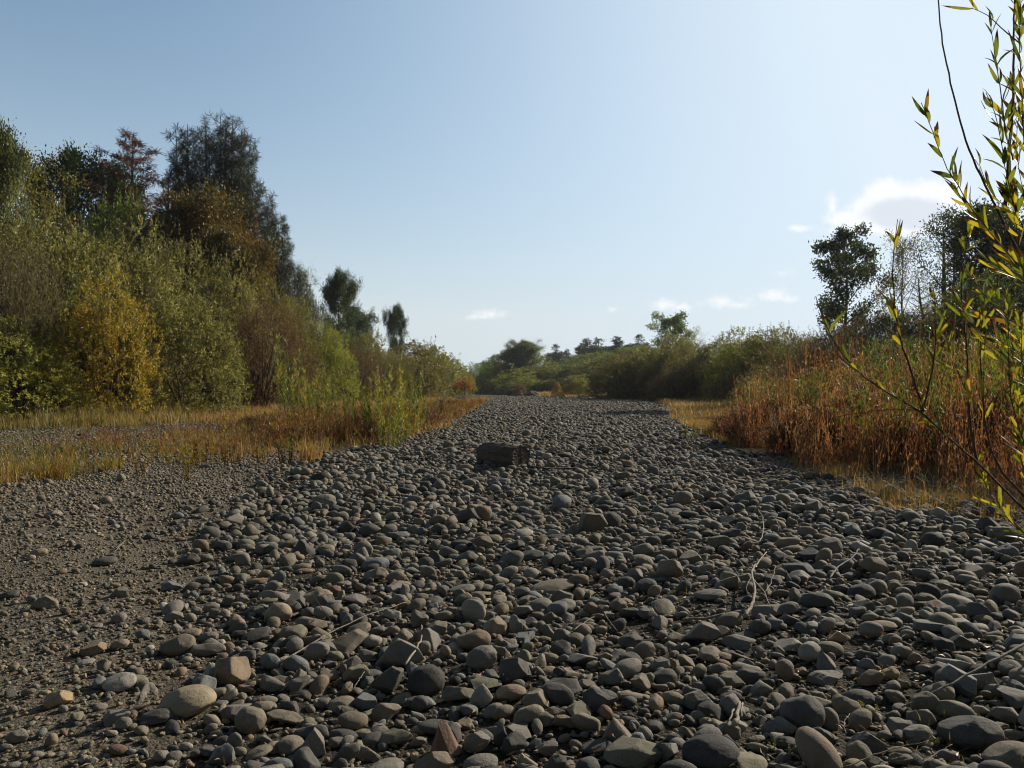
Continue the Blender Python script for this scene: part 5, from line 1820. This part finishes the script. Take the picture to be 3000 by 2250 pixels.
def bark_sheet(pts, wpx, label):
    P = np.array([ground(x, y, .07) for x, y in pts])
    t = np.linspace(0, len(P) - 1, 22)
    Q = np.stack([np.interp(t, np.arange(len(P)), P[:, k]) for k in range(3)], 1)
    s = P[:, 1].mean()
    wd = wpx / F * s * (1 + .25 * np.sin(t * 5))
    c = P[0].copy()
    mb = MB()
    m = 9
    D = unit(np.gradient(Q, axis=0))
    S = unit(np.cross(D, [0, 0, 1]))
    rows = []
    for thick in (0, .006):
        for j in range(m):
            a = (j / (m - 1) - .5)
            rows.append(Q - c + S * (wd * a)[:, None] + np.outer(.03 * (1 - (2 * a) ** 2) + .03 * np.sin(t * 1.7) - thick, [0, 0, 1]))
    V = np.vstack(rows)
    n = len(Q)
    i = np.arange(n - 1)
    F_ = []
    for L in range(2 * m):
        L2 = (L + 1) % (2 * m) if L != m - 1 else 2 * m - 1
        if L == 2 * m - 1:
            L2, L1 = m, None
            continue
        if L == m - 1:
            F_.append(np.stack([L * n + i, L * n + i + 1, (2 * m - 1) * n + i + 1, (2 * m - 1) * n + i], -1))
            continue
        F_.append(np.stack([L * n + i, L * n + i + 1, (L + 1) * n + i + 1, (L + 1) * n + i], -1))
    F_.append(np.stack([i, i + 1, m * n + i + 1, m * n + i], -1))
    mb.add(V, np.vstack(F_))
    tag(obj('bark_piece', mb.mesh('bark_piece'), M['driftwood_grey'], loc=c), label, 'bark', 'loose pieces of bark')


bark_sheet([(768, 1748), (800, 1762), (840, 1752), (885, 1730)], 26, 'curled strip of grey bark above the egg-shaped tan boulder')
bark_sheet([(408, 2058), (435, 2042), (462, 2034)], 13, 'split bark scrap left of the broad tan slab')

# fallen leaves between the stones
P = scatter([(-3.2, 2.2), (5, 2.2), (5, 7), (-3.2, 7)], 5200, rng, 1.5)
P = P[rng.random(len(P)) < np.interp(P[:, 0], [-2, .5, 3], [.12, .35, 1])]
B = np.column_stack([P, gz(P[:, 0], P[:, 1]) + rng.uniform(.004, .05, len(P))])
dd = unit(np.column_stack([rng.normal(size=(len(P), 2)), rng.normal(0, .25, len(P))]))
me = leaf_mesh('leaf_litter', B, dd, .035 * rng.uniform(.5, 1.4, len(P)), .007, rng)
tag(obj('leaf_litter', me, M['litter']), 'scattered dead leaves between the stones', 'leaf litter', kind='stuff')
# dry stems and grass wisps among the stones at the lower right
P = scatter([(2.0, 2.4), (3.6, 2.6), (3.4, 4.4), (2.2, 3.2), (1.2, 2.5)], 140, rng)
s1 = blades(P, .10, .0025, 7, rng, spread=1.4, base=.06)
P = scatter([(-1.5, 3), (3, 3), (5, 7), (-2, 7)], 70, rng)
s2 = blades(P, .07, .0025, 6, rng, spread=1.2, base=.05)
grass_obj('grass', [s1, s2], 'grass_green', 'thin dry grass wisps between the cobbles')


# ------------------------------------------------------------------ two mounds at the bend
def mound(px, py, wpx, hpx, seed, label):
    rg = np.random.default_rng(seed)
    p = ground(px, py + hpx * .45)
    s = p[1]
    V = shape('oval', seed % 5, 5)
    # flow ridges
    V = V * (1 + .035 * np.sin(V[:, 0] * 9 + V[:, 2] * 14 + 1.5 * np.sin(V[:, 1] * 4)))[:, None]
    sc = (.5 * wpx / F * s, .45 * wpx / F * s, hpx / F * s * .95)
    o = obj('clay_mound', make_mesh('clay_mound', V, [ICO[5][1]], True), M['mound'], loc=(p[0], p[1], p[2] + sc[2] * .05), rot=(0, .12, rng.uniform(-.3, .3)), scale=sc)
    tag(o, label, 'mound', 'mounds at the channel bend')


def mound_mat():
    m, t = new_mat('banded_clay')
    geo = t.n('ShaderNodeNewGeometry')
    mp = t.n('ShaderNodeMapping', ins={'Vector': geo.outputs['Position'], 'Scale': (.6, .6, 4)})
    n1 = t.noise(mp.outputs[0], 2.5, 5, .6)
    c = t.ramp(n1, [(.3, (.06, .048, .038)), (.55, (.12, .098, .078)), (.75, (.2, .165, .13))])
    bp = t.n('ShaderNodeBump', ins={'Strength': .8, 'Distance': .15, 'Height': n1})
    p = t.n('ShaderNodeBsdfPrincipled', ins={'Base Color': c, 'Roughness': .9, 'Normal': bp.outputs[0]})
    o = t.n('ShaderNodeOutputMaterial')
    t.link(p.outputs[0], o.inputs[0])
    return m


M['mound'] = mound_mat()
mound(1512, 1151, 58, 22, 3, 'larger rounded brown mound, left of the two at the bend')
mound(1558, 1154, 52, 18, 6, 'smaller streaked brown mound, right of the two at the bend')


# ------------------------------------------------------------------ the near willow at the right edge
def near_leaf_mat():
    m, t = new_mat('near_willow_leaf')
    ta = t.n('ShaderNodeAttribute', attribute_name='along').outputs['Fac']
    rn = t.n('ShaderNodeAttribute', attribute_name='rnd').outputs['Fac']
    geo = t.n('ShaderNodeNewGeometry')
    col = t.ramp(rn, [(0, (.07, .10, .016)), (.35, (.15, .18, .024)), (.65, (.30, .27, .03)), (.9, (.48, .36, .03)), (1, (.2, .1, .02))])
    blot = t.smooth(t.noise(geo.outputs['Position'], 240, 4, .7), .55, .68)
    col = t.mix(t.m('MULTIPLY', blot, .6), col, (.07, .04, .015))
    nz = t.noise(geo.outputs['Position'], 60, 3, .6)
    edge = t.m('ADD', ta, t.m('MULTIPLY', t.m('SUBTRACT', nz, .5), .12))
    edge = t.m('ADD', edge, t.m('MULTIPLY', t.m('SUBTRACT', t.m('FRACT', t.m('MULTIPLY', rn, 7.7)), .5), .35))
    brown = t.smooth(edge, .62, .70)
    c = t.mix(brown, col, (.045, .022, .012))
    p = t.n('ShaderNodeBsdfPrincipled', ins={'Base Color': t.mix(1.0, c, (.5, .5, .5), 'MULTIPLY'), 'Roughness': .38, 'Specular IOR Level': .5})
    tr = t.n('ShaderNodeBsdfTranslucent', ins={'Color': t.mix(1.0, c, (1.4, 1.4, .8), 'MULTIPLY')})
    mx = t.n('ShaderNodeMixShader', ins={0: .5})
    t.link(p.outputs[0], mx.inputs[1])
    t.link(tr.outputs[0], mx.inputs[2])
    o = t.n('ShaderNodeOutputMaterial')
    t.link(mx.outputs[0], o.inputs[0])
    return m


M['near_leaf'] = near_leaf_mat()


def curved_leaves(B, D, L, Wd, rg):
    """lance-shaped leaves of six cross-sections, folded and curling at the tip"""
    n = len(B)
    side = unit(np.cross(D, rand_dir(n, rg)))
    nor = np.cross(side, D)
    ss = np.array([0, .12, .35, .6, .85, 1.0])
    ww = np.array([.12, .7, 1.0, .85, .4, .03])
    curl = rg.normal(.0, .6, n)
    rows = []
    for s_, w_ in zip(ss, ww):
        c = B + D * (L * s_ * (1 - .12 * s_ * np.abs(curl)))[:, None] + nor * (L * curl * s_ ** 2.2 * .5)[:, None]
        hw = (Wd * w_ * .5)[:, None]
        rows.append(np.stack([c - side * hw + nor * hw * .45, c, c + side * hw + nor * hw * .45], 1))
    V = np.stack(rows, 1)                  # n, 6, 3, 3
    nv = 18
    V = V.reshape(n * nv, 3)
    q = []
    for r_ in range(5):
        for k in range(2):
            a = r_ * 3 + k
            q.append([a, a + 1, a + 4, a + 3])
    Q = (np.array(q)[None] + (np.arange(n) * nv)[:, None, None]).reshape(-1, 4)
    along = np.tile(np.repeat(ss, 3), n)
    rnd = np.repeat(rg.random(n), nv)
    return make_mesh('willow_leaves', V, [Q], True, {'along': ('FLOAT', 'POINT', along), 'rnd': ('FLOAT', 'POINT', rnd)})


# stems: photo px points, distance at root, distance at tip, root and tip radius (m), leaf density per m, leafy from, part label
STEMS = [
    ([(3120, 1600), (3000, 1497), (2904, 1393), (2859, 1352), (2741, 1253), (2700, 1203), (2564, 1133), (2505, 1086), (2454, 1019), (2412, 939), (2391, 867)], 2.3, 2.1, .0075, .0012, 20, .45),
    ([(2700, 1203), (2670, 1091), (2640, 1006), (2623, 922), (2617, 838), (2615, 753), (2621, 690), (2628, 643)], 2.2, 2.15, .0036, .001, 24, .3),
    ([(2704, 1205), (2729, 1112), (2737, 1049), (2741, 964), (2737, 863)], 2.2, 2.3, .003, .001, 24, .3),
    ([(2863, 1353), (2845, 1271), (2834, 1150), (2834, 1006), (2813, 880), (2826, 736), (2850, 650)], 2.27, 2.5, .0042, .001, 26, .2),
    ([(3000, 1457), (2958, 1416), (2909, 1344), (2886, 1253), (2877, 1136), (2872, 1000), (2885, 860)], 2.3, 2.5, .0042, .001, 24, .35),
    ([(3110, 900), (3000, 766), (2966, 713), (2928, 622), (2894, 564), (2870, 511), (2836, 434), (2802, 313), (2778, 207), (2764, 145), (2747, 0), (2740, -80)], 2.3, 2.2, .0085, .0018, 1.2, .3),
    ([(2940, 622), (2952, 530), (2961, 410), (2971, 289), (2973, 145), (2973, 0), (2975, -90)], 2.25, 2.3, .0058, .002, 14, .1),
    ([(3100, 880), (3000, 790), (2957, 752), (2913, 689), (2870, 646), (2831, 578), (2793, 523), (2766, 470), (2740, 414), (2718, 337), (2700, 300)], 2.2, 2.0, .0048, .001, 30, .25),
    ([(2990, 130), (2971, 116), (2942, 92), (2913, 58), (2884, 38), (2846, 22)], 2.2, 2.2, .0022, .0008, 22, .2),
    ([(2965, 470), (2945, 400), (2935, 300), (2925, 230), (2913, 150), (2905, 70)], 2.2, 2.25, .0024, .0009, 40, .0),
    ([(3100, 780), (3010, 690), (2965, 600), (2945, 480), (2930, 400), (2915, 330), (2890, 270)], 2.1, 2.0, .003, .001, 34, .2),
    ([(3100, 880), (3000, 804), (2965, 770), (2902, 690), (2851, 627), (2801, 563), (2785, 500)], 2.35, 2.3, .003, .001, 30, .2),
    ([(3120, 1030), (3000, 964), (2944, 930), (2885, 871), (2840, 800)], 2.4, 2.35, .003, .001, 28, .15),
    ([(3120, 1190), (2986, 1103), (2927, 1044), (2872, 998), (2840, 930)], 2.3, 2.2, .003, .001, 26, .15),
    ([(3120, 1310), (3000, 1271), (2904, 1235), (2814, 1217), (2678, 1197), (2565, 1201), (2452, 1221)], 2.5, 2.6, .0026, .001, 2, .6),
    ([(3100, 1660), (3000, 1570), (2949, 1515), (2904, 1461), (2877, 1398), (2865, 1350)], 2.4, 2.35, .003, .001, 36, .2),
    ([(3110, 1420), (3010, 1330), (2975, 1230), (2960, 1120), (2955, 1000), (2960, 880)], 2.2, 2.1, .0045, .001, 34, .1),
    ([(3120, 700), (3030, 560), (3000, 430), (2995, 300), (2985, 150), (2990, 0)], 2.0, 2.0, .004, .001, 36, .1),
    ([(3110, 760), (3030, 650), (2990, 540), (2975, 430), (2985, 330)], 2.5, 2.5, .003, .001, 36, .1),
    ([(3120, 1500), (3010, 1420), (2980, 1300), (2985, 1180), (2975, 1050), (2930, 960)], 2.6, 2.6, .004, .001, 32, .2),
    ([(3110, 1250), (3020, 1120), (2990, 1000), (2935, 900), (2905, 820)], 2.6, 2.7, .003, .001, 34, .1),
    ([(3120, 980), (3030, 860), (2960, 800), (2900, 780), (2860, 740)], 2.15, 2.1, .003, .001, 32, .2),
    ([(3110, 600), (3040, 480), (3020, 330), (3005, 200), (3010, 60)], 2.15, 2.1, .003, .001, 34, .1),
    ([(3110, 1000), (3020, 880), (2985, 760), (2990, 640), (2960, 560)], 2.05, 2.1, .003, .001, 34, .1),
    ([(3110, 1120), (3010, 1040), (2940, 1010), (2880, 960), (2850, 900)], 2.5, 2.6, .003, .001, 30, .15),
    ([(3110, 1350), (3040, 1230), (3000, 1120), (2990, 1010), (3000, 900)], 2.3, 2.2, .004, .001, 34, .1),
    ([(3110, 820), (3030, 700), (2990, 640), (2900, 570), (2870, 480)], 2.6, 2.7, .003, .001, 30, .15),
    ([(2840, 1160), (2800, 1080), (2770, 1000), (2765, 930)], 2.4, 2.45, .002, .0008, 24, .2),
]
rgw = np.random.default_rng(33)
base_p = ground(3330, 1800)
base_p = np.array([base_p[0] + .35, base_p[1] + .1, float(gz(base_p[0] + .35, base_p[1] + .1))])
will = empty('willow_shrub', base_p)
tag(will, 'near willow with long curling leaves reaching in from the right edge', 'shrub', 'willow shrubs near and far')
for si, (pts, d0, d1, r0, r1, dens_, lf) in enumerate(STEMS):
    dd = np.linspace(d0, d1, len(pts))
    P = np.array([at(x, y, q) for (x, y), q in zip(pts, dd)])
    P = P + rgw.normal(0, .004, P.shape) * np.array([0, 1, 0])
    if pts[0][0] > 3050:             # carry the stem on to the root of the shrub
        k1 = P[0] * .55 + base_p * .45 + np.array([.05, 0, .05])
        if P[0][2] > 1.0:
            k1 = P[0] * .5 + base_p * .5 + np.array([.12, .02, .1])
        P = np.vstack([base_p + np.array([rgw.normal(0, .04), rgw.normal(0, .04), 0]), k1, P])
        rr0 = r0 * 1.5
    else:
        rr0 = r0
    seg = np.concatenate([[0], np.cumsum(np.linalg.norm(np.diff(P, axis=0), axis=1))])
    tot = seg[-1]
    n = max(8, int(tot / .03))
    s_ = np.linspace(0, tot, n)
    Q = np.stack([np.interp(s_, seg, P[:, k]) for k in range(3)], 1)
    for _ in range(4):
        Q[1:-1] = .25 * Q[:-2] + .5 * Q[1:-1] + .25 * Q[2:]
    Q[1:-1] += rgw.normal(0, .0008, Q[1:-1].shape)
    mb = MB()
    mb.tube(Q - base_p, np.linspace(rr0, r1, n), 6)
    st = obj('branch', mb.mesh('willow_branch'), M['stem_red'], will)
    start = seg[2] if pts[0][0] > 3050 else 0
    start = start + (tot - start) * lf
    m_ = int((tot - start) * dens_ * (1.4 if dens_ > 5 else 1))
    if m_ > 0:
        sl = np.sort(rgw.uniform(start, tot, m_))
        B = np.stack([np.interp(sl, s_, Q[:, k]) for k in range(3)], 1)
        Dm = unit(np.stack([np.interp(np.minimum(sl + .02, tot), s_, Q[:, k]) for k in range(3)], 1) - np.stack([np.interp(sl - .02, s_, Q[:, k]) for k in range(3)], 1))
        az = np.arange(m_) * 2.4 + rgw.uniform(0, 6)
        ref = unit(np.cross(Dm, np.array([.3, .9, .1])))
        r2 = np.cross(Dm, ref)
        outv = ref * np.cos(az)[:, None] + r2 * np.sin(az)[:, None]
        ld = unit(Dm * 1.0 + outv * rgw.uniform(.3, .75, m_)[:, None] + rgw.normal(0, .12, (m_, 3)) + np.array([0, 0, .15]))
        LLn = rgw.uniform(.052, .115, m_) * np.interp(sl, [start, tot], [1.08, .85])
        obj('leaves', curved_leaves(B - base_p, ld, LLn, rgw.uniform(.0085, .0145, m_), rgw), M['near_leaf'], st)


# ------------------------------------------------------------------ summer haze in the air over the whole valley floor
def build_haze():
    x0, x1, y0, y1, z0, z1 = -3300, 3300, -800, 3300, -1.6, 42
    V = [(x, y, z) for z in (z0, z1) for y in (y0, y1) for x in (x0, x1)]
    Fc = [(0, 2, 3, 1), (4, 5, 7, 6), (0, 1, 5, 4), (1, 3, 7, 5), (3, 2, 6, 7), (2, 0, 4, 6)]
    me = make_mesh('haze', V, [np.array(Fc)], False)
    m, t = new_mat('valley_haze')
    p = t.n('ShaderNodeVolumePrincipled', ins={'Color': (.80, .87, .95, 1), 'Density': HAZE, 'Anisotropy': .35})
    o = t.n('ShaderNodeOutputMaterial')
    t.link(p.outputs[0], o.inputs['Volume'])
    tag(obj('haze', me, m), 'thin pale summer haze over the valley floor', kind='stuff')


HAZE = 0.00018
build_haze()
